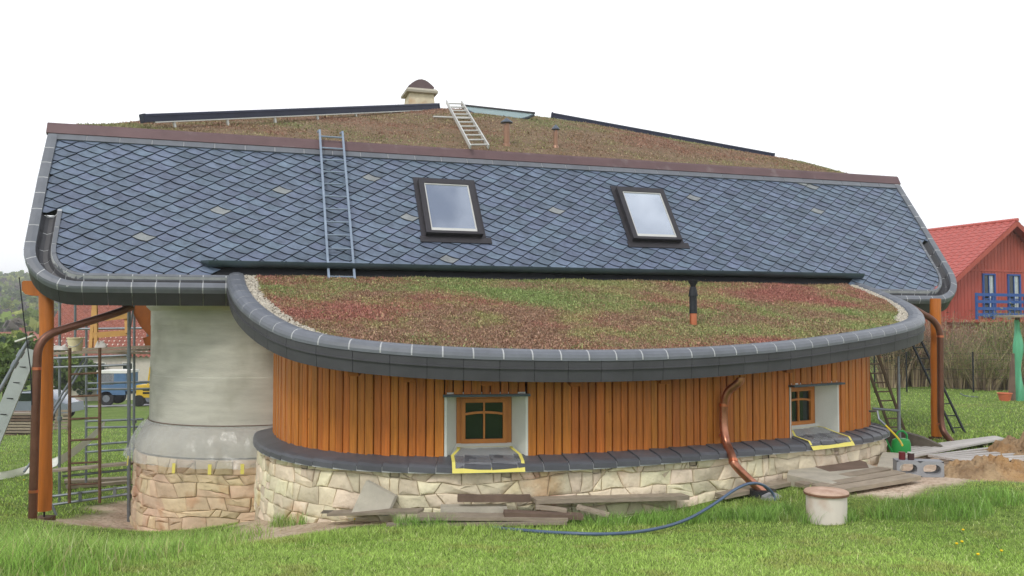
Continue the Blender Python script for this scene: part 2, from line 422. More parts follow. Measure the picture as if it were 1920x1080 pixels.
_w = _tps(GP[:, :2], GP[:, 2], 0.6)
def ground_arr(x, y):
    x, y = np.atleast_1d(np.asarray(x, float)), np.atleast_1d(np.asarray(y, float))
    q = np.stack([np.clip(x, -90, 90), np.clip(y, -50, 110)], -1); out = np.zeros(len(q))
    for k in range(0, len(q), 20000):
        b = q[k:k + 20000]; out[k:k + 20000] = _U(((b[:, None, :] - GP[None, :, :2]) ** 2).sum(-1)) @ _w[:-3] + _w[-3] + b @ _w[-2:]
    return np.clip(out, -8, 0) + EZ + 0.012 * np.sin(x * 3.1 + 1.3 * np.sin(y * 1.7)) * np.cos(y * 2.7)
def ground(x, y): return float(ground_arr(x, y)[0])
def gpx(x, y, d0=4.0, d1=90.0): return hit_fn(x, y, ground, d0, d1, 260)

# ------------------------------------------------------------------ house frame
A = hit_z(400, 495, 0.853)                        # left end of the gutter
U = np.array([0.95130, 0.30826, 0]); Nh = np.array([-U[1], U[0], 0]); ZV = np.array([0, 0, 1.0])
SL = math.radians(55)
UP = Nh * math.cos(SL) + ZV * math.sin(SL); NS = np.cross(U, UP)      # outward normal of the slate plane
NS = NS if NS[2] > 0 else -NS
def SP(t, s, h=0.0): return A + U * t + UP * s + NS * h               # slate plane
def sp_px(x, y, h=0.0):
    p = hit_p(x, y, A + NS * h, NS) - A; return np.array([np.dot(p, U), np.dot(p, UP)])
TL = math.tan(math.radians(15)); P0 = A + np.array([0, 0, -0.14])
def LP(t, n, h=0.0): return P0 + U * t + Nh * n + ZV * (n * TL + h)   # lower roof plane
NL = np.cross(U, Nh + ZV * TL); NL = NL / np.linalg.norm(NL); NL = NL if NL[2] > 0 else -NL
def lp_px(x, y, h=0.0):
    p = hit_p(x, y, P0 + ZV * h, NL) - P0; return np.array([np.dot(p, U), np.dot(p, Nh)])
def HW(t, n, z): p = A + U * t + Nh * n; return np.array([p[0], p[1], z])   # house plan coordinates, world height
def tn(p): q = np.asarray(p)[:2] - A[:2]; return np.dot(q, U[:2]), np.dot(q, Nh[:2])
def tn_px(x, y, z): p = hit_z(x, y, z); return np.array(tn(p))

ZB = -1.68                                        # foot of the cladding, relative to the eye
wall_px = [(523, 825), (545, 834), (580, 842), (620, 848), (700, 855), (838, 859), (985, 856), (1100, 851), (1200, 845), (1345, 833), (1485, 822), (1570, 813), (1620, 804), (1637, 796)]
wp = [tn_px(x, y, ZB) for x, y in wall_px]
wp = [np.array([wp[0][0] + 0.08, 0.9]), np.array([wp[0][0] - 0.06, -0.4])] + wp + [np.array([wp[-1][0] + 0.22, wp[-1][1] + 0.7]), np.array([wp[-1][0] + 0.2, 0.9])]
WALL = Path(chaikin(wp, 3))
def wall_n(a):                                    # outward normal in (t, n)
    d = WALL.tan(a); return np.array([d[1], -d[0]])
def W(a, o, z): q = WALL.at(a) + wall_n(a) * o; return HW(q[0], q[1], z)
_wa, _wx = [], []
for a in np.linspace(0.5, WALL.L - 0.5, 900):     # only the stretch that faces the garden
    p = W(a, 0, EZ + ZB) - ORG; px = 960 + F * p[0] / (p[1] * math.cos(TH) + p[2] * math.sin(TH))
    if WALL.at(a)[1] < -1.0 and (not _wx or px > _wx[-1]): _wa.append(a); _wx.append(px)
def wall_arc(x):                                  # arc length whose foot projects to photo column x
    return float(np.interp(x, _wx, _wa))

TC = hit_d(484, 600, 15.0)[:2]                    # tower axis
R_PL, R_ST = 1.74, 1.93

# ------------------------------------------------------------------ ground sheet
def axis(lo, hi, fine0, fine1, step):
    c = list(np.arange(fine0, fine1, step)); s_ = step; v = fine1
    while v < hi: c.append(v); s_ *= 1.13; v += s_
    c.append(hi); s_ = step; v = fine0 - step; left = []
    while v > lo: left.append(v); s_ *= 1.13; v -= s_
    return np.array([lo] + left[::-1] + c)
gx, gy = axis(-3500, 3500, -12, 14, 0.22), axis(-2500, 4500, 4, 22, 0.22)
GX, GY = np.meshgrid(gx, gy); GZ = ground_arr(GX.ravel(), GY.ravel())
nx, ny = len(gx), len(gy)
gv = np.stack([GX.ravel(), GY.ravel(), GZ], -1)
ii, jj = np.meshgrid(np.arange(nx - 1), np.arange(ny - 1)); b0 = (jj * nx + ii).ravel()
gf = np.stack([b0, b0 + 1, b0 + nx + 1, b0 + nx], -1)
def smooth(e0, e1, x): t = np.clip((x - e0) / (e1 - e0), 0, 1); return t * t * (3 - 2 * t)
def vnoise(x, y, sc, seed=0.0):                   # cheap smooth value noise, vectorised
    x = np.asarray(x) * sc + seed * 17.3; y = np.asarray(y) * sc - seed * 9.1
    i, j = np.floor(x), np.floor(y); fx, fy = x - i, y - j; fx = fx * fx * (3 - 2 * fx); fy = fy * fy * (3 - 2 * fy)
    h = lambda a, b: np.modf(np.abs(np.sin(a * 127.1 + b * 311.7 + seed) * 43758.5453))[0]
    return (h(i, j) * (1 - fx) + h(i + 1, j) * fx) * (1 - fy) + (h(i, j + 1) * (1 - fx) + h(i + 1, j + 1) * fx) * fy
def fbm(x, y, sc, seed=0.0): return 0.55 * vnoise(x, y, sc, seed) + 0.3 * vnoise(x, y, sc * 2.1, seed + 1) + 0.15 * vnoise(x, y, sc * 4.3, seed + 2)
def dirt_arr(x, y):
    """bare earth: the yard by the tower, the strip along the wall and the dug-up corner on the right"""
    x, y = np.asarray(x), np.asarray(y); n_ = fbm(x, y, 1.1, 3.0) - 0.5
    def blob(cx, cy, rx, ry, ang=0):
        c, s_ = math.cos(ang), math.sin(ang); dx, dy = x - cx, y - cy
        q = np.sqrt(((dx * c + dy * s_) / rx) ** 2 + ((-dx * s_ + dy * c) / ry) ** 2); return 1 - smooth(0.75, 1.1, q + n_ * 0.9)
    d = np.maximum.reduce([blob(-6.0, 13.3, 1.15, 1.8, 0.2), blob(-5.7, 16.3, 1.5, 2.2), blob(-4.4, 15, 2.6, 2.6),
                           blob(8.0, 12.4, 2.6, 1.6, 0.3), blob(6.4, 12.8, 1.6, 1.3), blob(5.2, 11.2, 1.2, 0.7, 0.4)])
    t_ = (x - A[0]) * U[0] + (y - A[1]) * U[1]; n2 = (x - A[0]) * Nh[0] + (y - A[1]) * Nh[1]
    inside = (t_ > 0.4) & (t_ < 11) & (n2 > -3.7) & (n2 < 6)
    return np.maximum(d, inside * 0.9)
GD = dirt_arr(GX.ravel(), GY.ravel())
gm = bpy.data.materials.new('ground'); gm.use_nodes = True
nt = gm.node_tree; bs = nt.nodes['Principled BSDF']; bs.inputs['Roughness'].default_value = 0.95; bs.inputs['Specular IOR Level'].default_value = 0.15
def nz(scale, det=6):
    n = nt.nodes.new('ShaderNodeTexNoise'); n.inputs['Scale'].default_value = scale; n.inputs['Detail'].default_value = det
    nt.links.new(tcg.outputs['Object'], n.inputs['Vector']); return n.outputs['Fac']
def mixc(f, a, b):
    m = nt.nodes.new('ShaderNodeMix'); m.data_type = 'RGBA'
    for k, v in (('A', a), ('B', b)):
        if isinstance(v, tuple): m.inputs[k].default_value = (*v, 1)
        else: nt.links.new(v, m.inputs[k])
    nt.links.new(f, m.inputs['Factor']); return m.outputs['Result']
def rng_(f, a, b):
    r = nt.nodes.new('ShaderNodeMapRange'); r.inputs['From Min'].default_value = a; r.inputs['From Max'].default_value = b
    nt.links.new(f, r.inputs['Value']); return r.outputs['Result']
tcg = nt.nodes.new('ShaderNodeTexCoord')
g1 = mixc(rng_(nz(1.2), 0.35, 0.65), (0.15, 0.225, 0.045), (0.24, 0.32, 0.085))
g2 = mixc(rng_(nz(9), 0.35, 0.7), g1, (0.08, 0.135, 0.025))
g3 = mixc(rng_(nz(0.5), 0.58, 0.72), g2, (0.20, 0.22, 0.07))
d1 = mixc(rng_(nz(2.5), 0.3, 0.7), lin(194, 170, 148), lin(218, 200, 180))
d2 = mixc(rng_(nz(14), 0.5, 0.75), d1, lin(150, 126, 104))
atd = nt.nodes.new('ShaderNodeAttribute'); atd.attribute_name = 'dirt'
nt.links.new(mixc(atd.outputs['Fac'], g3, d2), bs.inputs['Base Color'])
bmp = nt.nodes.new('ShaderNodeBump'); bmp.inputs['Strength'].default_value = 0.9; bmp.inputs['Distance'].default_value = 0.05
nt.links.new(nz(24), bmp.inputs['Height']); nt.links.new(bmp.outputs['Normal'], bs.inputs['Normal'])
go = bulk('ground', gv, gf, gm, kind='structure')
da = go.data.attributes.new('dirt', 'FLOAT', 'POINT'); da.data.foreach_set('value', GD.astype(np.float32))
go.data.polygons.foreach_set('use_smooth', [True] * len(go.data.polygons))

# ------------------------------------------------------------------ the house
house = thing('house', 'round-cornered eco house with slate mansard, sedum roofs, larch cladding and stone plinth', 'house', HW(5.5, 1.0, EZ - 2.6))
T0, T1, S0, S1 = -2.58, 14.28, -0.51, 2.50
S0R = -0.60                                      # the right-hand corner hangs a little lower       # outer outline of the slate field

# --- slates
h_v, a_v = np.array([0.340, 0.0]), np.array([0.125, 0.100])
def rounded(t0, t1, s0, s1, r, n=9):
    P = [np.array([t1, s1]), np.array([t0, s1])]
    for k in range(n + 1):
        a = math.pi + math.pi / 2 * k / n; P.append(np.array([t0 + r + r * math.cos(a), s0 + r + r * math.sin(a)]))
    for k in range(n + 1):
        a = 1.5 * math.pi + math.pi / 2 * k / n; P.append(np.array([t1 - r + r * math.cos(a), s0 + r + r * math.sin(a)]))
    return P
REG_LOW = rounded(T0 + 0.40, T1 - 0.40, S0 + 0.27, S1, 0.5)
REG_LOW_R = rounded(T0 + 0.40, T1 - 0.40, S0R + 0.27, S1, 0.5)
REG_UP = [np.array(p) for p in ((T0 + 0.14, 0.9), (T1 - 0.14, 0.9), (T1 - 0.14, S1), (T0 + 0.14, S1))]
roof = MB()
base_poly = [SP(t, s, -0.012) for t, s in rounded(T0 + 0.38, T1 - 0.38, S0 + 0.25, S1 + 0.03, 0.5)]
roof.prism(base_poly, -NS * 0.10)
roof.prism([SP(t, s, -.014) for t, s in ((11.6, S0R + .26), (T1 - .8, S0R + .26), (T1 - .5, S0R + .5), (11.6, .2))], -NS * .08)
for a_, b_ in ((T0 + .1, T0 + .38), (T1 - .38, T1 - .1)): roof.prism([SP(a_, .97, -.012), SP(b_, .97, -.012), SP(b_, S1 + .03, -.012), SP(a_, S1 + .03, -.012)], -NS * .1)
slate_roof = roof.build('slate_roof', 'underlay', house)
def slate_mesh(mb, poly, s_ref, r):
    n = len(poly); c = sum(poly) / n
    d_ = np.array([a_v[1], -a_v[0]]) / np.linalg.norm(a_v); side = lambda p: np.dot(p - c, d_) + .1   # right-hand edge laps over its neighbour
    P = [c + (p - c) * (1 - 0.0065 / max(np.linalg.norm(p - c), 0.02)) for p in poly]
    lift = random.uniform(-.002, .003)
    def hh(p):                                   # lower edge proud, upper edge tucked under
        k = np.clip((p[1] - s_ref(p[0])) / 0.12, 0, 1); return 0.014 - 0.013 * k + 0.012 * np.clip(side(p) / .22, 0, 1) + lift
    top = [SP(p[0], p[1], hh(p)) for p in P]; bot = [SP(p[0], p[1], hh(p) - 0.013) for p in P]
    mb.add(top + bot, [tuple(range(n))] + [(i, n + i, n + (i + 1) % n, (i + 1) % n) for i in range(n)], r)
slates = []
for i in range(-26, 62):
    for j in range(-8, 36):
        T = i * h_v + j * a_v + np.array([-0.1, -0.005]) + np.array([0, 0.0])
        S_ = T - h_v + a_v
        jit = random.uniform(-.008, .008)
        def arc(p, q):
            return [p + (q - p) * k + np.array([-0.004, -0.017 + jit * .5]) * (4 * k * (1 - k)) for k in (0, .2, .4, .6, .8, 1)]
        lo = arc(S_, T); hi = arc(S_ + a_v, T + a_v)
        poly = lo + hi[::-1]; c = sum(poly) / len(poly)
        if not (T0 < c[0] < T1 and S0R < c[1] < S1 + .2): continue
        if c[1] > 0.98: pc = clip_convex(poly, REG_UP)
        else: pc = clip_convex(poly, REG_LOW_R if c[0] > 8 else REG_LOW)
        if len(pc) >= 3 and -0.02 < c[0] < 11.66: pc = clip_half(pc, np.array([0, 0.015]), np.array([0, 1.0]))
        if len(pc) < 3 or abs(area2(pc)) < 0.002: continue
        yb = lambda t, S_=S_, T=T: np.interp(t, [S_[0], T[0]], [S_[1] - .02, T[1]])
        q = SP(*c); slates.append((abs(area2(pc)) / (q[1] ** 2), pc, yb))
slates.sort(key=lambda s: -s[0])
rest, rest_pale = MB(), MB()
for k, (_, pc, yb) in enumerate(slates):
    pale = random.random() < 0.014
    if k < 298:
        mb = MB(); slate_mesh(mb, pc, yb, random.random()); mb.build('slate', 'slate_pale' if pale else 'slate', slate_roof)
    else: slate_mesh(rest_pale if pale else rest, pc, yb, random.random())
rest.build('slate_field', 'slate', slate_roof, kind='stuff'); rest_pale.build('pale_slate_field', 'slate_pale', slate_roof, kind='stuff')

# --- swept tiles along an edge
def sweep(mb, path3, outs, downs, prof, r=None):
    n = len(prof); rows = [[p + o * a + d * b for a, b in prof] for p, o, d in zip(path3, outs, downs)]
    vs = [v for row in rows for v in row]; m = len(rows)
    fs = [(i * n + k, i * n + (k + 1) % n, (i + 1) * n + (k + 1) % n, (i + 1) * n + k) for i in range(m - 1) for k in range(n)]
    fs += [tuple(range(n)), tuple((m - 1) * n + k for k in reversed(range(n)))]
    mb.add(vs, fs, r)
def frames_slate(path, a0, a1, k=4):             # path in (t, s); the skirt hangs between plumb and square to the slope
    P, O, D = [], [], []
    dn = -NS * 0.55 - ZV * 0.6; dn = dn / np.linalg.norm(dn)
    for a in np.linspace(a0, a1, k):
        q = path.at(a); d = path.tan(a); o = np.array([d[1], -d[0]])
        k_ = 0.64 + 0.36 * abs(o[0]); P.append(SP(q[0], q[1])); O.append((U * o[0] + UP * o[1]) * k_); D.append(-dn)
    return P, O, D
def edge_run(pts, sgn):                          # outer outline from the top of the verge round the corner
    return Path(pts if sgn > 0 else pts[::-1])
def corner(left):
    P = []
    if left:
        P.append((T0 + 0.02, S1 + .05)); P += [(T0, 1.6), (T0, 0.6)]
        r = 0.75
        for k in range(11):
            a = math.pi + math.pi / 2 * k / 10; P.append((T0 + r + r * math.cos(a), S0 + r + r * math.sin(a)))
        P += [(-1.0, S0), (0.52, S0)]
    else:
        r = 0.75
        P += [(11.2, S0R), (12.5, S0R)]
        for k in range(11):
            a = 1.5 * math.pi + math.pi / 2 * k / 10; P.append((T1 - r + r * math.cos(a), S0R + r + r * math.sin(a)))
        P += [(T1, 0.6), (T1, 1.6), (T1 - 0.02, S1 + .05)]
    return Path(P)
roof_edges = []; edge_jobs = []
for left in (True, False):
    roof_edge_mortar = MB()
    pa = corner(left); n_t = int(pa.L / 0.31)
    verge = lambda a: pa.at(a)[1] > 1.02
    # continuous bodies: white bedding under the rim tiles, dark trough, dark skirt core
    P, O, D = frames_slate(pa, 0, pa.L, 60)
    sweep(roof_edge_mortar, P, O, D, [(-0.138, -0.05), (-0.138, 0.048), (-0.07, .054), (-0.001, 0.048), (0.008, .02), (.003, -0.044)])
    for k in range(n_t):
        a0, a1 = pa.L * k / n_t, pa.L * (k + 1) / n_t - 0.016
        edge_jobs.append(('edge_tile', 'edge_tile', pa, a0, a1, [(-0.14, -0.02), (-0.14, 0.050), (-0.07, 0.056), (0.0, 0.050), (0.012, 0.02), (0.006, -0.045), (-0.1, -0.045)]))
        edge_jobs.append(('skirt_tile', 'edge_dark', pa, a0, a1 + 0.010, [(-0.06, -0.046), (-0.002, -0.046), (-0.02, -0.16), (-0.035, -0.27), (-0.09, -0.27)]))
        q = pa.at((a0 + a1) / 2)
        if q[1] < 1.02:                          # below this the hidden gutter opens
            edge_jobs.append(('gutter_tile', 'edge_dark', pa, a0, a1, [(-0.34, -0.03), (-0.325, -0.035), (-0.29, -0.075), (-0.23, -0.09), (-0.18, -0.07), (-0.142, -0.01), (-0.142, -0.11), (-0.34, -0.11)]))
            edge_jobs.append(('inner_tile', 'edge_tile', pa, a0, a1, [(-0.405, -0.03), (-0.405, 0.034), (-0.345, 0.034), (-0.335, -0.03)]))
    P, O, D = frames_slate(pa, 0, pa.L, 60)
    re_ = roof_edge_mortar.build('roof_edge', 'mortar', house)
    edge_jobs = [j if len(j) == 7 else j + (re_,) for j in edge_jobs]
    gb_ = MB(); sel = [i for i in range(60) if pa.at(pa.L * i / 59)[1] < 1.0]
    sweep(gb_, [P[i] for i in sel], [O[i] for i in sel], [D[i] for i in sel], [(-0.4, -0.1), (-0.4, 0.028), (-0.342, 0.028), (-0.335, -0.036), (-0.29, -0.080), (-0.23, -0.095), (-0.18, -0.075), (-0.142, -0.1)])
    gb_.build('gutter_bed', 'mortar', re_)
for name, m, pa, a0, a1, prof, roof_edge in edge_jobs:
    mb = MB(); P, O, D = frames_slate(pa, a0, a1, 4); sweep(mb, P, O, D, prof, random.random()); mb.build(name, m, roof_edge)

# --- top of the slates: course of ridge tiles and the brown flashing
rt = MB()
rt.prism([SP(T0 + .1, S1 - .02, 0.0), SP(T1 - .1, S1 - .02, 0.0), SP(T1 - .1, S1 + .10, 0.0), SP(T0 + .1, S1 + .10, 0.0)], NS * 0.028)
ridge_course = rt.build('ridge_course', 'mortar', house)
nr = 34
for k in range(nr):
    t0 = T0 + .1 + (T1 - T0 - .2) * k / nr; t1 = T0 + .1 + (T1 - T0 - .2) * (k + 1) / nr - 0.012
    mb = MB(); mb.prism([SP(t0, S1 - .03, 0.005), SP(t1, S1 - .03, 0.005), SP(t1, S1 + .095, 0.005), SP(t0, S1 + .095, 0.005)], NS * 0.032); mb.build('ridge_tile', 'edge_tile', ridge_course)
fl = MB()
prof = [(S1 + .09, .03), (S1 + .09, .05), (S1 + .25, .075), (S1 + .30, .07), (S1 + .34, 0.02), (S1 + .34, -.06), (S1 + .1, -.02)]
rows = [[SP(t, s, h) for s, h in prof] for t in np.linspace(T0 - .01, T1 + .01, 30)]
fl.grid(rows, closed=True).add([p for p in rows[0]], [tuple(range(7))]).add([p for p in rows[-1]], [tuple(reversed(range(7)))])
fl.build('ridge_flashing', 'flash_brown', house)

# --- upper green roof
FR = lambda t: SP(t, S1 + .28, 0.03)
sil = [(96, 236), (160, 236), (225, 235), (265, 229), (400, 222), (600, 211), (760, 205), (830, 203), (900, 206), (1000, 217), (1100, 230), (1200, 250), (1300, 268), (1450, 294), (1600, 321), (1678, 333)]
def run_r(t): return 0.35 + 4.6 * math.sqrt(max(0.0, 1 - ((t - 5.9) / 8.6) ** 2))
n_top = tn(FR(5))[1]
rid = []
for x, y in sil:
    t_ = 5.0
    for _ in range(12):
        n_ = n_top + run_r(t_); d = ray(x, y); k = (n_ + np.dot(A[:2], Nh[:2])) / np.dot(d[:2], Nh[:2])
        p = ORG + d * k; t_ = tn(p)[0]
    rid.append((t_, p[2]))
rid.sort(); RT, RZ = np.array([r[0] for r in rid]), np.array([r[1] for r in rid])
zf = FR(5)[2]
def upper_z(x, y):
    t_, n_ = tn((x, y)); r = run_r(t_); s = (n_ - n_top) / r; zr = float(np.interp(t_, RT, RZ))
    if s <= 1: return zf + (zr - zf) * max(s, -.2) * (1 + 0.22 * (1 - s)) if s > 0 else zf + (zr - zf) * s
    return zr - (zr - zf) * min((s - 1), 1.2) * 0.9
ts = np.linspace(T0 + .02, T1 - .02, 60); ss = np.concatenate([np.linspace(0, 1, 12), np.linspace(1.1, 2, 8)])
rows = []
for s in ss:
    rows.append([])
    for t_ in ts:
        q = HW(t_, n_top + s * run_r(t_), 0); q[2] = upper_z(q[0], q[1]); rows[-1].append(q)
ug = MB(); ug.grid(rows); M['substrate'] = mat('substrate', lin(118, 104, 78), rough=0.98, var=0.3, vscale=5, col2=lin(132, 106, 86), bump=0.8, bscale=30)
upper_roof = ug.build('upper_green_roof', 'substrate', house, smooth=True)
def sedum(name, pts_xyz, parent, size, ntuft=3, grey=0.0):
    """low succulent tufts: each point gets a few short leaning triangles"""
    P = np.asarray(pts_xyz); n = len(P); x, y = P[:, 0], P[:, 1]
    f1, f2, f3 = [f + .08 * rng.normal(0, 1, n) for f in (fbm(x, y * 1.6, 0.6, 1.0), fbm(x, y, 1.6, 5.0), fbm(x, y * 1.5, 0.5, 9.0))]
    red, grn, ylw, brn = np.array(lin(182, 126, 114)), np.array(lin(150, 168, 106)), np.array(lin(174, 168, 118)), np.array(lin(172, 140, 118))
    w = np.stack([smooth(.42, .70, f1), smooth(.4, .66, f2), smooth(.46, .70, f3)], -1)
    c = brn[None] * (1 - w[:, 1:2]) + ylw[None] * w[:, 1:2]
    c = c * (1 - w[:, 0:1]) + red[None] * w[:, 0:1]; c = c * (1 - w[:, 2:3] * (1 - .7 * w[:, 0:1])) + grn[None] * w[:, 2:3] * (1 - .7 * w[:, 0:1])
    c = c * (1 - grey) + grey * np.array(lin(158, 150, 126))[None]
    c = c * rng.uniform(.62, 1.3, (n, 1)) * rng.uniform(.94, 1.06, (n, 3))
    Vs, Cs = [], []
    for k in range(ntuft):
        a = rng.uniform(0, 2 * math.pi, n); sz = size * rng.uniform(.6, 1.5, n) * np.where(rng.uniform(0, 1, n) < .04, 1.6, 1) * (.55 + .8 * fbm(x, y, 2.6, 31)); ln = rng.uniform(.3, 1.0, n)
        d = np.stack([np.cos(a), np.sin(a), np.zeros(n)], -1); e = np.stack([-np.sin(a), np.cos(a), np.zeros(n)], -1)
        off = np.stack([rng.normal(0, size, n), rng.normal(0, size, n), np.zeros(n)], -1)
        b = P + off - np.array([0, 0, .01])
        Vs.append(np.stack([b - e * sz[:, None] * .45, b + e * sz[:, None] * .45, b + d * (sz * ln)[:, None] * .8 + np.array([0, 0, 1]) * sz[:, None] * rng.uniform(.5, 1.1, (n, 1))], 1)); Cs.append(c * rng.uniform(.85, 1.15, (n, 1)))
    V = np.concatenate(Vs).reshape(-1, 3); Fc = np.arange(len(V)).reshape(-1, 3)
    return bulk(name, V, Fc, 'sedum', np.clip(np.concatenate(Cs), 0, 1), parent, kind='stuff')
pts = []
N_UP = 120000
tt = rng.uniform(T0 + .05, T1 - .05, N_UP); sv = rng.uniform(0, 1.05, N_UP) ** 0.9
rr = 0.35 + 4.6 * np.sqrt(np.maximum(0, 1 - ((tt - 5.9) / 8.6) ** 2)); nn = n_top + .03 + sv * rr
xy = A[None, :2] + tt[:, None] * U[None, :2] + nn[:, None] * Nh[None, :2]
zr = np.interp(tt, RT, RZ); z_ = np.where(sv <= 1, zf + (zr - zf) * sv * (1 + .22 * (1 - sv)), zr - (zr - zf) * (sv - 1) * .9)
sedum('sedum', np.c_[xy, z_], upper_roof, 0.026, grey=0.4)

# --- lower green roof
in_px = [(455, 506), (462, 540), (490, 575), (540, 608), (600, 630), (700, 645), (850, 656), (1000, 660), (1150, 661), (1300, 656), (1450, 645), (1550, 632), (1640, 618), (1695, 604), (1706, 592), (1690, 572), (1640, 548), (1575, 524)]
lp = [lp_px(x, y) for x, y in in_px]
lp[0][1] = 0.45; lp[-1] = np.array([lp[-1][0], 0.45])
LOW = Path(chaikin(lp, 3))
low = MB(); outl = [q for q in LOW.P]
low.prism([LP(t_, n_, -0.02) for t_, n_ in outl], (0, 0, -0.10))
lower_roof = low.build('lower_green_roof', 'substrate', house)
sof = MB(); sof.prism([LP(t_, n_, -0.125) for t_, n_ in outl], (0, 0, -0.03)); sof.build('soffit', 'rafter', house)
def inside_poly(x, y, poly):
    r = np.zeros(len(x), bool); n = len(poly)
    for i in range(n):
        x1, y1 = poly[i]; x2, y2 = poly[(i + 1) % n]
        c = ((y1 > y) != (y2 > y)); c &= x < (x2 - x1) * (y - y1) / ((y2 - y1) if y2 != y1 else 1e-9) + x1; r ^= c
    return r
N_LO = 210000
tt, nn = rng.uniform(0.3, 11.9, N_LO), rng.uniform(-4.3, 0.4, N_LO); ok = inside_poly(tt, nn, outl); tt, nn = tt[ok], nn[ok]
# strip of bare gravel along both flanks
flank = ((tt < 1.5) & (nn > -3.3)) | (tt > 10.3)
dmin = np.full(len(tt), 9.0); fi = np.where(flank)[0]; LD = np.array([LOW.at(a_) for a_ in np.arange(0, LOW.L, .05)])
for c0 in range(0, len(fi), 8000):
    ix = fi[c0:c0 + 8000]; dmin[ix] = np.min(np.hypot(tt[ix][:, None] - LD[None, :, 0], nn[ix][:, None] - LD[None, :, 1]), 1)
bare = flank & (dmin < 0.15 * (0.5 + fbm(tt, nn, 2.0, 4.0)))
xy = A[None, :2] + tt[:, None] * U[None, :2] + nn[:, None] * Nh[None, :2]; zz = P0[2] + nn * TL - 0.018
hum = 0.05 * fbm(xy[:, 0], xy[:, 1], 1.4, 7.0)
keep = ~bare
sedum('sedum', np.c_[xy, zz + hum][keep], lower_roof, 0.018)
gsel = np.where(bare)[0][:2600]
ico = np.array([(1, 0, 0), (-1, 0, 0), (0, 1, 0), (0, -1, 0), (0, 0, .7), (0, 0, -.7)]); icf = np.array([(0, 2, 4), (2, 1, 4), (1, 3, 4), (3, 0, 4), (2, 0, 5), (1, 2, 5), (3, 1, 5), (0, 3, 5)])
gp = np.c_[xy, zz][gsel]; sc = rng.uniform(.010, .026, (len(gp), 1, 1))
gV = (gp[:, None, :] + ico[None] * sc * rng.uniform(.7, 1.3, (len(gp), 6, 1)) + np.array([0, 0, .012])).reshape(-1, 3)
gF = (icf[None] + (np.arange(len(gp)) * 6)[:, None, None]).reshape(-1, 3)
gc = np.repeat(np.array(lin(206, 198, 182))[None] * rng.uniform(.7, 1.15, (len(gp), 1)), 8, 0)
bulk('gravel', gV, gF, 'sedum', np.clip(gc, 0, 1), lower_roof, kind='stuff')

def frames_low(path, a0, a1, k=4):
    P, O, D = [], [], []
    for a in np.linspace(a0, a1, k):
        q = path.at(a); d = path.tan(a, 0.12); o = np.array([d[1], -d[0]]); o = o
        P.append(LP(q[0], q[1])); O.append(U * o[0] + Nh * o[1]); D.append(ZV)
    return P, O, D
cap_p = [(-.005, -.06), (-.005, -.004), (.02, .022), (.08, .036), (.15, .034), (.205, .014), (.238, -.022), (.25, -.06), (.25, -.095), (.2, -.095)]
f1_p = [(.16, -.09), (.238, -.09), (.238, -.185), (.252, -.187), (.252, -.2), (.16, -.2)]
f2_p = [(.16, -.199), (.232, -.199), (.225, -.345), (.16, -.345)]
body = MB(); P, O, D = frames_low(LOW, 0, LOW.L, 120)
sweep(body, P, O, D, [(.0, -.1), (.0, -.007), (.022, .020), (.08, .034), (.15, .032), (.203, .012), (.236, -.023), (.248, -.06), (.248, -.088), (.15, -.088)])
low_edge = body.build('lower_roof_edge', 'mortar', house)
body = MB(); sweep(body, P, O, D, [(.1, -.088), (.225, -.088), (.225, -.19), (.215, -.34), (.1, -.34)]); body.build('fascia_board', 'underlay', low_edge)
n_t = int(LOW.L / 0.335)
for k in range(n_t):
    a0, a1 = LOW.L * k / n_t, LOW.L * (k + 1) / n_t
    mb = MB(); P, O, D = frames_low(LOW, a0, a1 - 0.016, 4); sweep(mb, P, O, D, cap_p, random.random()); mb.build('cap_tile', 'edge_tile', low_edge)
n_t = int(LOW.L / 0.40)
for k in range(n_t):
    a0, a1 = LOW.L * k / n_t, LOW.L * (k + 1) / n_t
    for pr, nm in ((f1_p, 'upper_fascia_tile'), (f2_p, 'lower_fascia_tile')):
        mb = MB(); P, O, D = frames_low(LOW, a0, a1 - 0.005, 4); sweep(mb, P, O, D, pr, random.random()); mb.build(nm, 'edge_dark', low_edge)

# --- gutter at the foot of the slates
gu = MB(); g0, g1 = -0.06, 11.9
prof = []
for k in range(9):
    a = math.pi + math.pi * k / 8; prof.append((0.085 * math.cos(a), 0.085 * math.sin(a)))
prof += [(.083, .012), (.072, .012), (.07, 0)] + [(0.072 * math.cos(math.pi + math.pi * k / 8), 0.072 * math.sin(math.pi + math.pi * k / 8)) for k in range(8, -1, -1)]
def gpt(t_, o, z): return SP(t_, 0.0, 0.0) + Nh * (-0.085 + o * 1.12) + ZV * (z * 1.12 + 0.045)
rows = []
for t_ in [g0 - .12, g0] + list(np.linspace(g0 + .3, g1 - .2, 20)) + [g1, g1 + .05]:
    k = 0.35 if t_ < g0 or t_ > g1 else 1.0
    rows.append([gpt(t_, o * k + (.05 if k < 1 else 0), z * k) for o, z in prof])
gu.grid(rows, closed=True).add(rows[0], [tuple(range(len(prof)))]).add(rows[-1], [tuple(reversed(range(len(prof))))])
gutter = gu.build('gutter', 'gutter', house, smooth=True)
for t_ in np.arange(0.6, 11.6, 0.9):              # joints between gutter lengths and brackets
    mb = MB(); mb.grid([[gpt(t_ + dt, o * 1.03, z * 1.03) for o, z in prof[:10]] for dt in (0, .022)]); mb.build('bracket', 'gutter', gutter)
fb = MB(); fb.prism([HW(.45, -.02, 0) * [1, 1, 0] + ZV * (A[2] - .17), HW(11.75, -.02, 0) * [1, 1, 0] + ZV * (A[2] - .17), HW(11.75, .03, 0) * [1, 1, 0] + ZV * (A[2] - .17), HW(.45, .03, 0) * [1, 1, 0] + ZV * (A[2] - .17)], (0, 0, .16))
fb.build('wall_flashing', 'gutter', house)
mbm = MB()
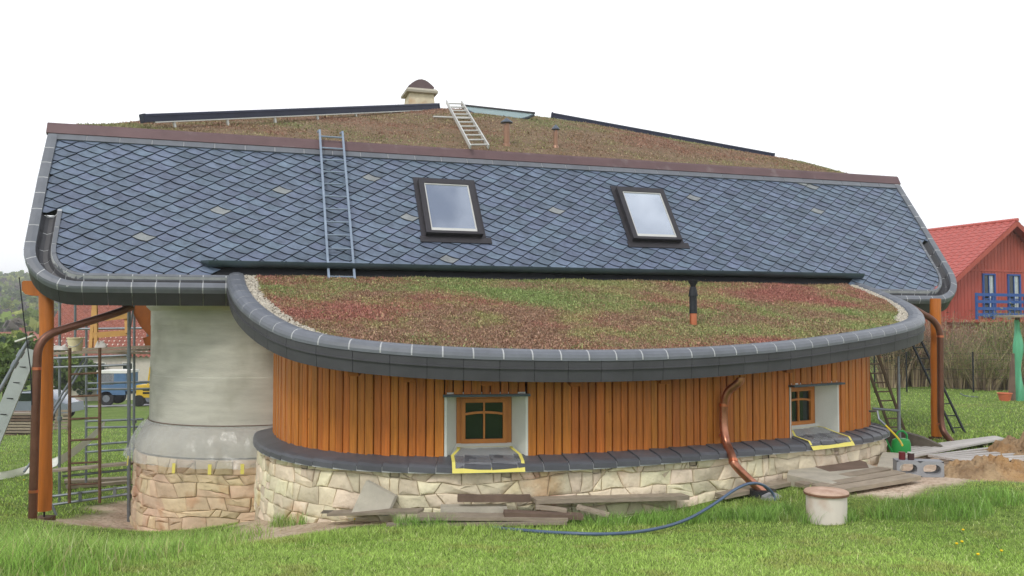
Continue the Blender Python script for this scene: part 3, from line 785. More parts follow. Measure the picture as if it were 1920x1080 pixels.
for t_ in np.arange(.9, 11.3, .35):
    if vnoise([t_], [0], 1.3, 2)[0] > .45: mbm.box(HW(t_, -.035, A[2] - .15 + random.uniform(-.01, .01)), U * .17, Nh * .012, ZV * .018)
mbm.build('mortar_fillet', 'mortar', house)

# --- skylights
def skylight(tl, tr, sb, st):
    mb = MB()
    def fr(t0, t1, s0, s1, h0, h1): mb.prism([SP(t0, s0, h0), SP(t1, s0, h0), SP(t1, s1, h0), SP(t0, s1, h0)], NS * (h1 - h0))
    fr(tl - .07, tr + .07, st - .0, st + .11, .012, .034); fr(tl - .07, tl, sb, st, .012, .036); fr(tr, tr + .07, sb, st, .012, .036); fr(tl - .10, tr + .16, sb - .13, sb, .014, .034)
    sk = mb.build('skylight', 'anthracite', house)
    mb = MB(); w = .092
    fr2 = lambda a, b, c, d, h0, h1: mb.prism([SP(a, c, h0), SP(b, c, h0), SP(b, d, h0), SP(a, d, h0)], NS * (h1 - h0))
    fr2(tl, tl + w, sb, st, .0, .13); fr2(tr - w, tr, sb, st, .0, .13); fr2(tl + w, tr - w, st - .1, st, 0, .13); fr2(tl + w, tr - w, sb, sb + .055, 0, .125)
    mb.build('frame', 'anthracite', sk)
    mb = MB(); a, b, c, d = tl + w, tr - w, sb + .055, st - .1; e = .022
    fr2(a, a + e, c, d, .03, .118); fr2(b - e, b, c, d, .03, .118); fr2(a + e, b - e, c, c + .06, .03, .12); fr2(a + e, b - e, d - e, d, .03, .118)
    mb.build('sash', 'alu', sk)
    mb = MB(); mb.prism([SP(a + e, c + .06, .10), SP(b - e, c + .06, .10), SP(b - e, d - e, .10), SP(a + e, d - e, .10)], NS * .006); mb.build('pane', 'glass_sky', sk)
q = [sp_px(x, y, .1) for x, y in ((797, 437), (903, 437), (786, 336), (886, 336))]
skylight((q[0][0] + q[2][0]) / 2, (q[1][0] + q[3][0]) / 2, q[0][1], q[2][1])
q2 = [sp_px(x, y, .1) for x, y in ((1190, 448), (1277, 448), (1153, 352), (1243, 356))]
skylight((q2[0][0] + q2[2][0]) / 2, (q2[1][0] + q2[3][0]) / 2, q2[0][1], q2[2][1])

# --- cladding
def low_under(q): return P0[2] + q[1] * TL - 0.15
ZBW = EZ + ZB
win = []
for (xl, xr, ytop, D_) in ((838, 985, 742, 0), (1484, 1570, 722, 0)):
    al, ar = wall_arc(xl), wall_arc(xr); p = W((al + ar) / 2, 0, 0); ztop = EZ + (600 - ytop) / F * p[1]
    win.append((al, ar, ztop))
core = MB(); step = 0.06; aa = np.arange(0.02, WALL.L - .02, step)
for a in aa:
    b = min(a + step, WALL.L); zt0, zt1 = low_under(WALL.at(a)), low_under(WALL.at(b)); z0 = ZBW - .3
    for (al, ar, zt) in win:
        if al - .02 < (a + b) / 2 < ar + .02: z0 = zt
    core.add([W(a, -.046, z0), W(b, -.046, z0), W(b, -.046, zt1), W(a, -.046, zt0), W(a, -.13, z0), W(b, -.13, z0), W(b, -.13, zt1), W(a, -.13, zt0)], [(0, 1, 2, 3), (7, 6, 5, 4), (0, 4, 5, 1)])
cladding = core.build('cladding_wall', 'underlay', house)  # near-black core paints the shadow lines in the slots between boards
nb = int(WALL.L / 0.114); nb += nb % 2
for k in range(nb):
    a0, a1 = WALL.L * k / nb, WALL.L * (k + 1) / nb; am = (a0 + a1) / 2
    cover = k % 2; w0, w1 = (a0 + .002, a1 - .002) if cover else (a0 + .010, a1 - .010)
    jit = random.uniform(-.004, .004); w0 += jit; w1 += jit * .5
    spans = [(w0, w1, ZBW + random.uniform(0, .012))]
    for (al, ar, zt) in win:
        new = []
        for (p0, p1, z0) in spans:
            if p1 <= al or p0 >= ar: new.append((p0, p1, z0)); continue
            if p0 < al - .012: new.append((p0, al, z0))
            new.append((max(p0, al), min(p1, ar), zt + .012))
            if p1 > ar + .012: new.append((ar, p1, z0))
        spans = new
    for (p0, p1, z0) in spans:
        p0, p1 = max(p0, 0), min(p1, WALL.L)
        if p1 - p0 < .012: continue
        o0, o1 = (-.045, .011) if cover else (-.045, .002)
        zt = low_under(WALL.at(am)); mb = MB(); r = random.random()
        ch_ = min(.009, (p1 - p0) * .25); pr = [(p0, o0), (p1, o0), (p1, o1 - .008), (p1 - ch_, o1), (p0 + ch_, o1), (p0, o1 - .008)]
        mb.add([W(a_, o_, z0) for a_, o_ in pr] + [W(a_, o_, zt) for a_, o_ in pr], [(0, 1, 2, 3, 4, 5), (11, 10, 9, 8, 7, 6)] + [(i, (i + 1) % 6, 6 + (i + 1) % 6, 6 + i) for i in range(6)], r)
        mb.build('board', 'board', cladding)

# --- windows in the cladding
def window(al, ar, zt, sill_z):
    am = (al + ar) / 2; nrm = wall_n(am); inw = -(U * nrm[0] + Nh * nrm[1]); tv = WALL.tan(am); al3 = U * tv[0] + Nh * tv[1]
    oL, oR = W(al, 0.01, 0), W(ar, 0.01, 0); dep = 0.30
    oL[2] = oR[2] = 0; wid = np.linalg.norm(oR - oL); c = (oL + oR) / 2
    fw, z0, z1 = wid * 0.36, sill_z + .07, zt - .005
    iL, iR = c - al3 * fw + inw * dep, c + al3 * fw + inw * dep
    Zp = lambda p, z: np.array([p[0], p[1], z])
    mb = MB()                                    # outer frame: window mesh itself
    def ring(mb, p, q, za, zb, w, d0, d1):
        for (x0, x1, ya, yb) in ((0, w, za, zb), (1, -w, za, zb)):
            b = p if x0 == 0 else q; e = b + al3 * x1
            mb.box(Zp((b + e) / 2 + inw * (d0 + d1) / 2, (za + zb) / 2), (e - b) / 2, inw * (d1 - d0) / 2, ZV * (zb - za) / 2)
        for (ya, yb) in ((za, za + w), (zb - w, zb)):
            mb.box(Zp((p + q) / 2 + inw * (d0 + d1) / 2, (ya + yb) / 2), al3 * (np.linalg.norm(q - p) / 2 - w), inw * (d1 - d0) / 2, ZV * (yb - ya) / 2)
    ring(mb, iL, iR, z0, z1, 0.062, 0.0, 0.07); wn_ = mb.build('window', 'frame_wood', house)
    mb = MB(); p, q_ = iL + al3 * .058, iR - al3 * .058; za, zb = z0 + .06, z1 - .05
    ring(mb, p, q_, za, zb, .052, -.018, .05); mb.build('sash', 'frame_wood', wn_)
    gl, gr, ga, gb = p + al3 * .05, q_ - al3 * .05, za + .05, zb - .05; W_ = np.linalg.norm(gr - gl); gm_ = (gl + gr) / 2
    mb = MB(); mb.box(Zp(gm_ + inw * .01, (ga + gb) / 2), al3 * .011, inw * .02, ZV * (gb - ga) / 2); mb.build('mullion', 'frame_wood', wn_)
    mb = MB(); zt_ = ga + (gb - ga) * .68; rows = []
    for k in range(11):
        f = k / 10; pt = gl + (gr - gl) * f; zz_ = zt_ + .022 * (1 - (2 * f - 1) ** 2)
        rows.append([Zp(pt + inw * o, zz_ + dz) for o, dz in ((-.012, -.014), (-.012, .014), (.03, .014), (.03, -.014))])
    mb.grid(rows, closed=True); mb.build('transom', 'frame_wood', wn_)
    for (fa, fb_, zA, zB) in ((0, .5, ga, zt_ + .02), (.5, 1, ga, zt_ + .02), (0, .5, zt_ + .02, gb), (.5, 1, zt_ + .02, gb)):
        mb = MB(); a_, b_ = gl + (gr - gl) * fa, gl + (gr - gl) * fb_
        mb.box(Zp((a_ + b_) / 2 + inw * .022, (zA + zB) / 2), (b_ - a_) / 2, inw * .003, ZV * (zB - zA) / 2); mb.build('pane', 'glass_green', wn_)
    mb = MB(); mb.box(Zp(gm_ + inw * .14, (z0 + z1) / 2), al3 * (fw - .01), inw * .03, ZV * ((z1 - z0) / 2 - .01)); mb.build('dark_backing', 'dark', wn_)  # black box, its colour stands in for the unlit room behind
    mb = MB()                                    # splayed plaster reveals, head and sill board
    th = .03
    for (o_, i_, sg) in ((oL, iL, -1), (oR, iR, 1)):
        o2, i2 = o_ + al3 * sg * .002, i_ + al3 * sg * .004
        mb.prism([Zp(o2, sill_z - .05), Zp(i2, sill_z - .02), Zp(i2 + al3 * sg * th, sill_z - .02), Zp(o2 + al3 * sg * th, sill_z - .05)], (0, 0, zt - sill_z + .04))
    mb.prism([Zp(oL, zt - .004), Zp(oR, zt - .004), Zp(iR, zt - .004), Zp(iL, zt - .004)], (0, 0, .05))
    mb.prism([Zp(oL, sill_z - .12), Zp(oR, sill_z - .12), Zp(iR, sill_z + .06), Zp(iL, sill_z + .06)], (0, 0, .07))
    mb.build('reveal', 'plaster_white', wn_)
    mb = MB(); mb.box(Zp(c - inw * .045, zt + .012), al3 * (wid / 2 + .05), inw * .055, ZV * .014); mb.build('drip_strip', 'gutter', wn_)
    return c, al3, inw, wid, oL, oR, iL, iR
WINF = [window(al, ar, zt, ZBW) for (al, ar, zt) in win]

# --- rafter ends under the lower eaves
for x in (668, 768, 912, 1075, 1240, 1470, 1660):
    best = min(np.linspace(.5, LOW.L - .5, 900), key=lambda a: abs((lambda p: 960 + F * p[0] / (p[1] * math.cos(TH) + p[2] * math.sin(TH)))(LP(*LOW.at(a), -.3) - ORG) - x))
    q = LOW.at(best); d = LOW.tan(best, .15); o = np.array([d[1], -d[0]]); e = q + o * .12; b = q - o * 1.2
    mb = MB(); p0, p1 = LP(b[0], b[1], -.25), LP(e[0], e[1], -.28); mb.bar(p0, p1, .13, .2); mb.build('rafter', 'rafter', house)

# --- ledge tiles on the plinth
def frames_wall(a0, a1, k=4, lift=0.0):
    P, O, D = [], [], []
    for i, a in enumerate(np.linspace(a0, a1, k)):
        o = wall_n(a); P.append(W(a, 0, ZBW + lift * (1 - i / (k - 1)))); O.append(U * o[0] + Nh * o[1]); D.append(ZV)
    return P, O, D
led_p = [(-.05, .012), (.05, -.002), (.20, -.035), (.26, -.055), (.29, -.085), (.295, -.14), (.27, -.15), (-.05, -.15)]
lb = MB(); P, O, D = frames_wall(.3, WALL.L - .3, 120); sweep(lb, P, O, D, [(-.05, -.01), (.2, -.045), (.252, -.066), (.282, -.09), (.286, -.145), (-.05, -.155)])
ledge = lb.build('ledge', 'mortar', house)
n_t = int((WALL.L - .6) / .30)
for k in range(n_t):
    a0, a1 = .3 + (WALL.L - .6) * k / n_t, .3 + (WALL.L - .6) * (k + 1) / n_t - .010
    mb = MB(); P, O, D = frames_wall(a0, a1, 3, 0.016); sweep(mb, P, O, D, led_p, random.random()); mb.build('ledge_tile', 'ledge', ledge)

# --- rubble masonry
def rubble(Lx, Hz, sx, sz, holes, seed, seam=0.016):
    """roughly coursed rubble: wavy courses, slanting joints, some stones split, gaps left for the vents"""
    rs = random.Random(seed); zs = [0.0]
    while zs[-1] < Hz: zs.append(zs[-1] + sz * rs.uniform(.72, 1.35))
    zs[-1] = Hz
    if zs[-1] - zs[-2] < sz * .5: zs.pop(-2)
    def zc(k, x):
        if k == 0 or k == len(zs) - 1: return zs[k]
        return zs[k] + sz * .42 * noise.noise(Vector((x * .9, k * 3.7, seed))) + sz * .22 * noise.noise(Vector((x * 3.1, k * 5.1, seed + 4)))
    cells = []
    for k in range(len(zs) - 1):
        xs = [(0.0, 0.0)]
        while xs[-1][0] < Lx: xs.append((xs[-1][0] + sx * rs.choice((.45, .8, 1, 1.15, 1.5)) * rs.uniform(.85, 1.2), rs.gauss(0, .035)))
        xs[-1] = (Lx, 0.0)
        for (x0, l0), (x1, l1) in zip(xs, xs[1:]):
            lo = [np.array([x, zc(k, x)]) for x in (x0 - l0, (x0 + x1) / 2, x1 - l1)]; hi = [np.array([x, zc(k + 1, x)]) for x in (x1 + l1, (x0 + x1) / 2, x0 + l0)]
            if x1 - x0 < .03: continue
            cell = lo + hi; q = rs.random(); parts = [cell]
            if q < .16 and zs[k + 1] - zs[k] > sz * .8:
                m = sum(cell) / 6 + np.array([0, rs.uniform(-.03, .03)]); v = np.array([rs.gauss(0, .18), 1.0]); parts = [clip_half(cell, m, v), clip_half(cell, m, -v)]
            elif q < .30:
                m = np.array([x0 + (x1 - x0) * rs.choice((.3, .7)), sum(cell)[1] / 6]); v = np.array([1.0, rs.gauss(0, .5)]); parts = [clip_half(cell, m, v), clip_half(cell, m, -v)]
            todo = parts
            for (h0, h1, g0, g1) in holes:
                new = []
                for c in todo:
                    if len(c) < 3: continue
                    ax = [w[0] for w in c]; az = [w[1] for w in c]
                    if max(ax) <= h0 or min(ax) >= h1 or max(az) <= g0 or min(az) >= g1: new.append(c); continue
                    new.append(clip_half(c, np.array([h0, 0]), np.array([-1., 0]))); new.append(clip_half(c, np.array([h1, 0]), np.array([1., 0])))
                    mid = clip_half(clip_half(c, np.array([h0, 0]), np.array([1., 0])), np.array([h1, 0]), np.array([-1., 0]))
                    new.append(clip_half(mid, np.array([0, g0]), np.array([0, -1.])) if len(mid) > 2 else [])
                todo = new
            cells += [c for c in todo if len(c) >= 3 and abs(area2(c)) > 0.003]
    return cells
def stone_piece(cell, f, parent, m, seam=0.006):
    pts = []
    for i in range(len(cell)):
        a, b = cell[i], cell[(i + 1) % len(cell)]; n = max(1, int(np.linalg.norm(b - a) / .09))
        pts += [a + (b - a) * k / n for k in range(n)]
    wob = lambda p: p + np.array([noise.noise(Vector((p[0] * 7, p[1] * 7, 1.3))), noise.noise(Vector((p[0] * 7, p[1] * 7, 8.3)))]) * .018
    pts = [wob(p) for p in pts]; c = sum(pts) / len(pts); n = len(pts)
    ins = lambda p, e: c + (p - c) * max(.3, 1 - e / max(np.linalg.norm(p - c), .03))
    hh = random.uniform(.014, .03); tx, tz = random.uniform(-.06, .06), random.uniform(-.07, .07)
    hf = lambda p: hh + (p[0] - c[0]) * tx + (p[1] - c[1]) * tz + .014 * noise.noise(Vector((p[0] * 9, p[1] * 9, 4)))
    r0 = [f(*ins(p, seam), -.03) for p in pts]; r1 = [f(*ins(p, seam), hf(p) * .55) for p in pts]
    r2 = [f(*ins(p, seam + .014), hf(p)) for p in pts]; r3 = [f(*(c + (p - c) * .45), hf(p) + random.uniform(-.004, .010)) for p in pts]; ct = [f(*c, hh + random.uniform(0, .012))]
    vs = r0 + r1 + r2 + r3 + ct; fs = []
    for k in range(3): fs += [(k * n + i, k * n + (i + 1) % n, (k + 1) * n + (i + 1) % n, (k + 1) * n + i) for i in range(n)]
    fs += [(3 * n + i, 3 * n + (i + 1) % n, 4 * n) for i in range(n)]
    mb = MB(); mb.add(vs, fs, random.random()); o = mb.build('stone', m, parent, smooth=True)
a_s, a_e = .35, WALL.L - .35
ztop = ZBW - .125; Hs = .95
vents = []
for x in (595, 750, 944, 1107, 1281, 1416, 1545, 1630):
    a = wall_arc(x) - a_s; vents.append((a - .055, a + .055, Hs - .085, Hs + .1))
fW = lambda a, z, h: W(a_s + a, .19 + (Hs - z) * .06 + h, ztop - Hs + z)
core = MB(); core.grid([[fW(a, z, -.004) for a in np.linspace(0, a_e - a_s, 90)] for z in (-.2, Hs)])
core.grid([[fW(a, Hs + .004, -.012 - o) for a in np.linspace(0, a_e - a_s, 90)] for o in (0, .25)])
plinth = core.build('stone_plinth', 'wall_mortar', house)
for c in rubble(a_e - a_s, Hs, .29, .165, vents, 3): stone_piece(c, fW, plinth, 'stone')
for (h0, h1, g0, g1) in vents:
    mb = MB(); rim = [(h0, g0), (h1, g0), (h1, Hs), (h0, Hs)]
    mb.grid([[fW(a, z, o) for a, z in rim] for o in (.012, -.011)], closed=True); mb.add([fW(a, z, -.009) for a, z in rim], [(0, 1, 2, 3)]); mb.build('vent', 'dark', plinth)

# --- the round tower on the left
zt_b = EZ - 1.66
tw = MB(); tw.lathe([(R_PL, zt_b - .5), (R_PL, zt_b), (R_PL, EZ - .9), (R_PL - .006, EZ - .895), (R_PL - .006, EZ - .09), (R_PL, EZ - .085), (R_PL, EZ + .15), (R_PL + .02, EZ + .17), (R_PL + .07, EZ + .22), (R_PL + .08, EZ + .3), (R_PL + .08, EZ + .70), (0.05, EZ + .71)], (TC[0], TC[1], 0), 72)
tower = tw.build('tower', 'plaster', house, smooth=True)
mb = MB(); mb.lathe([(R_PL - .05, zt_b), (R_PL + .05, zt_b - .03), (R_ST - .04, zt_b - .22), (R_ST + .02, zt_b - .36), (R_ST + .02, zt_b - .44), (R_PL - .05, zt_b - .46)], (TC[0], TC[1], 0), 60); mb.build('shoulder', 'slab', tower, smooth=True)
zb0, Ht = EZ - 3.75, 1.62
def fT(a, z, h):
    an = math.radians(150) + a / R_ST; r = R_ST + (Ht - z) * .03 + h; return np.array([TC[0] + r * math.cos(an), TC[1] + r * math.sin(an), zb0 + z])
LT = R_ST * math.radians(190)
core = MB(); core.grid([[fT(a, z, -.004) for a in np.linspace(0, LT, 60)] for z in (0, Ht)]); core.grid([[fT(a, Ht, -.012 - o) for a in np.linspace(0, LT, 60)] for o in (0, .35)])
tbase = core.build('tower_plinth', 'wall_mortar', house)
for c in rubble(LT, Ht, .33, .175, [], 8): stone_piece(c, fT, tbase, 'stone_tower', .006)

# --- body of the house behind, under the mansard
bd = MB()
pl = [HW(.5, .95, 0), HW(10.6, .95, 0), HW(12.6, 2.3, 0), HW(12.6, 8, 0), HW(10, 10.5, 0), HW(2, 10.5, 0), HW(-.6, 8, 0), HW(-.8, 4.0, 0)]
bd.prism([np.array([p[0], p[1], EZ - 3.9]) for p in pl], (0, 0, 5.1)); bd.build('rear_wall', 'plaster', house)

# --- log posts, beams and brackets
def log_post(xt, yt, xb, yb, D, zb_extra, r):
    pt, pb = hit_d(xt, yt, D), hit_d(xb, yb, D)
    mb = MB(); n = 9; mb.tube([pb + (pt - pb) * k / n + np.array([.006 * math.sin(k * 2.1), 0, 0]) for k in range(n + 1)], [r * (1 + .03 * math.sin(k * 1.7)) for k in range(n + 1)], 18)
    po = mb.build('log_post', 'log', house, smooth=True)
    gz = ground(pb[0], pb[1]); mb = MB(); mb.tube([pb + ZV * .05, np.array([pb[0], pb[1], gz - .1])], .014, 8); mb.build('post_pin', 'black_metal', po)
    mb = MB(); mb.box((pb[0], pb[1], gz + .0), (.11, 0, 0), (0, .11, 0), (0, 0, .035)); mb.build('foot_plate', 'rust', po)
    return pt, pb
LPT, LPB = log_post(88, 520, 83, 957, 12.45, 0, .098)
RPT, RPB = log_post(1754, 560, 1756, 818, 16.4, 0, .098)
mb = MB(); b0 = hit_d(44, 541, 12.45); b1 = b0 + np.array([.9, .25, 0])
dv = (b1 - b0) / np.linalg.norm(b1 - b0); sd_ = np.cross(dv, ZV)
pr = [(0, .09), (0, -.03), (.05, -.085), (.14, -.105), (.9, -.105), (.9, .11), (.02, .11)]
mb.prism([b0 + dv * x + ZV * z - sd_ * .09 for x, z in pr], sd_ * .18); mb.build('eaves_beam', 'log', house)
mb = MB()                                        # arched knee board between tower and eaves
arcp = [(243, 572), (250, 590), (262, 612), (276, 634), (290, 640), (290, 655), (270, 646), (300, 640), (300, 570)]
arcp = [(243, 568), (252, 592), (264, 613), (280, 630), (268, 634), (272, 648), (300, 648), (300, 568)]
mb.prism([hit_d(x, y, 15.6) for x, y in arcp], (0.02, .08, 0)); mb.build('knee_board', 'rafter', house)

# --- copper downpipes
def bend(pts, n=6, k=.28):                        # round the corners of a polyline
    P = [np.asarray(p, float) for p in pts]; out = [P[0]]
    for i in range(1, len(P) - 1):
        a, b, c = P[i - 1], P[i], P[i + 1]; ra = min(k, np.linalg.norm(a - b) * .45); rc = min(k, np.linalg.norm(c - b) * .45)
        p, q = b + (a - b) / np.linalg.norm(a - b) * ra, b + (c - b) / np.linalg.norm(c - b) * rc
        for j in range(n + 1):
            t_ = j / n; out.append(p * (1 - t_) ** 2 + b * 2 * t_ * (1 - t_) + q * t_ * t_)
    return out + [P[-1]]
def downpipe(pts, r, m, clamps=(), name='downpipe'):
    mb = MB(); mb.tube(bend(pts), r, 14); dp = mb.build(name, m, house, smooth=True)
    for p, d in clamps:
        p = np.asarray(p); d = np.asarray(d) / np.linalg.norm(d); mb = MB(); mb.tube([p - d * .02, p + d * .02], r * 1.12, 14); mb.build('pipe_clamp', 'copper_new', dp, smooth=True)
    return dp
pb_ = hit_d(61, 972, 12.15); pb_[2] = ground(pb_[0], pb_[1]) - .05
pm = hit_d(67, 632, 12.15); pm[0] = pb_[0] + .02
downpipe([hit_d(250, 574, 13.0), hit_d(215, 588, 12.9), pm, pb_], .058, 'copper_dull', [(pm + (pb_ - pm) * .17, pb_ - pm), (pm + (pb_ - pm) * .83, pb_ - pm)])
mb = MB(); mb.lathe([(.05, -.06), (.06, .02), (.12, .10), (.12, .13)], hit_d(236, 572, 13.0), 16); mb.build('hopper', 'copper_dull', house, smooth=True)
e0, e1 = hit_d(1763, 607, 16.1), hit_d(1764, 805, 16.1)
downpipe([hit_d(1705, 574, 16.0), e0, e1, hit_d(1786, 830, 15.8)], .058, 'copper_dull', [(e0 + (e1 - e0) * .95, e1 - e0), (e0 + (e1 - e0) * .12, e1 - e0)])
a_dp = wall_arc(1356); on = lambda x, y, o: None
def w_px(x, y, o):                                # on the wall face, o metres proud of it
    a = wall_arc(x)
    for _ in range(4):
        p = W(a, o, 0); z = (ORG + ray(x, y) * (p[1] / ray(x, y)[1]))
        pr_ = W(a, o, z[2]) - ORG; px = 960 + F * pr_[0] / (pr_[1] * math.cos(TH) + pr_[2] * math.sin(TH)); a += (x - px) / F * p[1] * .9
    p = W(a, o, 0); return ORG + ray(x, y) * (p[1] / ray(x, y)[1])
d0, d1, d2, d3, d4, d5 = w_px(1388, 716, .30), w_px(1357, 738, .10), w_px(1357, 822, .10), w_px(1374, 858, .36), w_px(1376, 872, .42), w_px(1432, 935, .62)
d5[2] = max(d5[2], ground(d5[0], d5[1]) + .04)
downpipe([w_px(1388, 708, .30), d0, d1, d2, d3, d4, d5], .056, 'copper', [(d1 + (d2 - d1) * .25, d2 - d1), (d1 + (d2 - d1) * .93, d2 - d1), ((d3 + d4) / 2, d4 - d3)])

# --- things growing out of the roofs
def on_upper(x, y, d0=14, d1=30): return hit_fn(x, y, upper_z, d0, d1)
for (x, y, h, r, rc) in ((950, 272, .42, .062, .12), (1042, 276, .34, .045, .085)):
    p = on_upper(x, y); mb = MB(); mb.lathe([(r * 1.5, -.05), (r * 1.4, .02), (r, .04), (r, h), (.01, h)], p, 14); vp = mb.build('vent_pipe', 'copper_dull', house, smooth=True)
    vp.data.materials[0] = M['vent_copper']
    mb = MB(); mb.lathe([(rc, h + .02), (rc, h + .035), (.01, h + .12)], p, 16); mb.lathe([(.01, h + .03), (rc * .95, h + .02)], p, 16); mb.build('hood', 'zinc', vp, smooth=True)
    mb = MB()
    for k in range(3):
        a = k * 2.1; mb.tube([p + np.array([r * math.cos(a), r * math.sin(a), h - .03]), p + np.array([r * math.cos(a), r * math.sin(a), h + .04])], .006, 5)
    mb.build('hood_stay', 'zinc', vp)
pc_ = hit_d(786, 196, 21.8); r = .31
mb = MB(); sq = lambda w, z: [pc_ + U * a * w + Nh * b * w + ZV * z for a, b in ((-1, -1), (1, -1), (1, 1), (-1, 1))]
mb.grid([sq(.33, -1.0), sq(.33, .0), sq(.31, .21)], closed=True); ch = mb.build('chimney', 'stone', house)
mb = MB(); mb.grid([sq(.30, .20), sq(.40, .22), sq(.41, .27), sq(.36, .33), sq(.25, .335)], closed=True); mb.add(sq(.25, .335), [(0, 1, 2, 3)]); mb.build('cap_slab', 'slab', ch)
mb = MB(); rows = []
for k in range(9):
    f = k / 8; rows.append([pc_ + U * (-.33 + .66 * f) + Nh * o + ZV * (.37 + .25 * math.sin(math.pi * (.08 + .84 * f)) - .04) for o in (-.3, .3)])
mb.grid(rows); mb.grid([[p + ZV * -.015 for p in r_] for r_ in rows])
for o in (-.3, .3): mb.add([pc_ + U * (-.33 + .66 * k / 8) + Nh * o + ZV * (.33 + .25 * math.sin(math.pi * (.08 + .84 * k / 8))) for k in range(9)] + [pc_ + U * .3 + Nh * o + ZV * .345, pc_ - U * .3 + Nh * o + ZV * .345], [tuple(range(11))])
mb.build('hood', 'hood_copper', ch)
def collector(xa, ya, xb, yb, dn):
    pa, pb = hit_fn(xa, ya + 12, lambda x, y: upper_z(x, y) - .02, 14, 34), hit_fn(xb, yb + 12, lambda x, y: upper_z(x, y) - .02, 14, 34)
    ta, na = tn(pa); tb, nb_ = tn(pb)
    na, nb_ = n_top + run_r(ta) + dn, n_top + run_r(tb) + dn
    fix = lambda t_, n_, x, y: (lambda p: p)(HW(t_, n_, 0))
    def at(t_, n_, x, y):
        d = ray(x, y); p = HW(t_, n_, 0); k = np.dot(p[:2], Nh[:2]) / np.dot(d[:2], Nh[:2]); return ORG + d * k
    qa, qb = at(ta, na, xa, ya + 5), at(tb, nb_, xb, yb + 5)
    dv = (qb - qa); L_ = np.linalg.norm(dv); dv = dv / L_; up_ = np.cross(np.cross(dv, ZV), dv); up_ /= np.linalg.norm(up_); bk = np.cross(up_, dv)
    mb = MB(); mb.box((qa + qb) / 2 - up_ * .02, dv * L_ / 2, up_ * .05, bk * .06); sc_ = mb.build('solar_collector', 'solar', house)
    mb = MB(); mb.tube([qa + up_ * .03 - bk * .02, qb + up_ * .04 - bk * .02], .045, 10); mb.build('manifold', 'solar', sc_, smooth=True)
    mb = MB(); mb.box((qa + qb) / 2 - up_ * .075 - bk * .03, dv * L_ / 2 * .96, up_ * .012, bk * .03); mb.build('rail', 'alu', sc_)
    k = 7
    for i in range(k):
        p = qa + dv * L_ * (i + .5) / k; mb = MB(); mb.bar(p - up_ * .06, p - up_ * .35, .04, .04, bk); mb.build('bracket', 'alu', sc_)
    for e, sg in ((qa, -1), (qb, 1)):
        mb = MB(); mb.box(e + dv * sg * .02, dv * .02, up_ * .075, bk * .07); mb.build('end_cap', 'solar', sc_)
collector(270, 217, 819, 195, 0.0)
collector(1036, 212, 1448, 288, 0.0)
gl0, gl1 = hit_d(866, 197, on_upper(885, 211)[1] - .05), hit_d(1002, 212, on_upper(985, 223)[1] - .05)
mb = MB(); P = []
for k in range(13):
    f = k / 12; P.append(gl0 + (gl1 - gl0) * f - ZV * (.24 * math.sin(math.pi * f) ** .8 + .03))
mb.prism([gl0, gl1] + P[::-1], (-.01, .03, 0)); dome = mb.build('roof_glazing', 'glass_pale', house)
mb = MB(); mb.bar(gl0 - (gl1 - gl0) * .01, gl1 + (gl1 - gl0) * .01, .06, .035); mb.build('glazing_bar', 'anthracite', dome)
mb = MB(); mb.tube([p - ZV * .01 for p in P], .03, 6); mb.build('glazing_rim', 'zinc', dome)
p = hit_fn(1300, 608, lambda x, y: LP(*tn((x, y)))[2], 8, 16)
fl_ = MB(); fl_.lathe([(.052, -.08), (.052, .16)], p, 18); flue = fl_.build('flue_pipe', 'copper_new', house, smooth=True)
mb = MB(); mb.lathe([(.01, .155), (.058, .155), (.058, .18), (.055, .19), (.058, .2), (.055, .215), (.054, .40)], p, 18); mb.build('sleeve', 'black_metal', flue, smooth=True)
mb = MB(); mb.lathe([(.068, .40), (.068, .415), (.045, .53), (.036, .535), (.04, .56), (.075, .62), (.078, .635), (.01, .64)], p, 18); mb.build('cowl', 'black_metal', flue, smooth=True)

# ------------------------------------------------------------------ generic builders
def ladder(name, label, p0, p1, side, w, nr, rail, rung, m, group=None, hook=None, flat=False):
    """p0 foot and p1 head of the centre line, side = unit vector across"""
    p0, p1, side = map(lambda v: np.asarray(v, float), (p0, p1, side)); d = p1 - p0; L_ = np.linalg.norm(d); dv = d / L_; nrm = np.cross(side, dv)
    t_ = thing(name, label, 'ladder', p0, group)
    for sg in (-1, 1):
        mb = MB(); a, b = p0 + side * sg * w / 2, p1 + side * sg * w / 2
        if flat: mb.bar(a, b, rail * .5, rail * 1.5, nrm)
        else: mb.bar(a, b, rail, rail, nrm)
        if hook is not None: mb.bar(b - dv * rail * .4, b + np.asarray(hook), rail * .96, rail * .96, nrm)
        mb.build('rail', m, t_)
    for k in range(nr):
        q = p0 + d * (k + .45) / nr; mb = MB(); mb.tube([q - side * w / 2, q + side * w / 2], rung, 6); mb.build('rung', m, t_)
    return t_
def plank(label, p0, p1, w, h, m='timber_grey', group=None, up=(0, 0, 1), name='plank'):
    p0, p1 = np.asarray(p0, float), np.asarray(p1, float); d = p1 - p0; n = 6
    x = np.cross(d, up); x /= np.linalg.norm(x); z = np.cross(x, d); z /= np.linalg.norm(z)
    rows = []
    for k in range(n + 1):
        f = k / n; c = p0 + d * f + z * random.uniform(-.003, .003); ww = w * (1 + random.uniform(-.03, .03)) / 2
        rows.append([c - x * ww - z * h / 2, c + x * ww - z * h / 2, c + x * ww + z * h / 2, c - x * ww + z * h / 2])
    mb = MB(); mb.grid(rows, closed=True); mb.add(rows[0], [(0, 1, 2, 3)]).add(rows[-1], [(3, 2, 1, 0)])
    o = mb.build(name, m); return tag(o, label, 'plank', group)
def gp_(x, y, dz=0.0): p = gpx(x, y); return p + np.array([0, 0, dz])

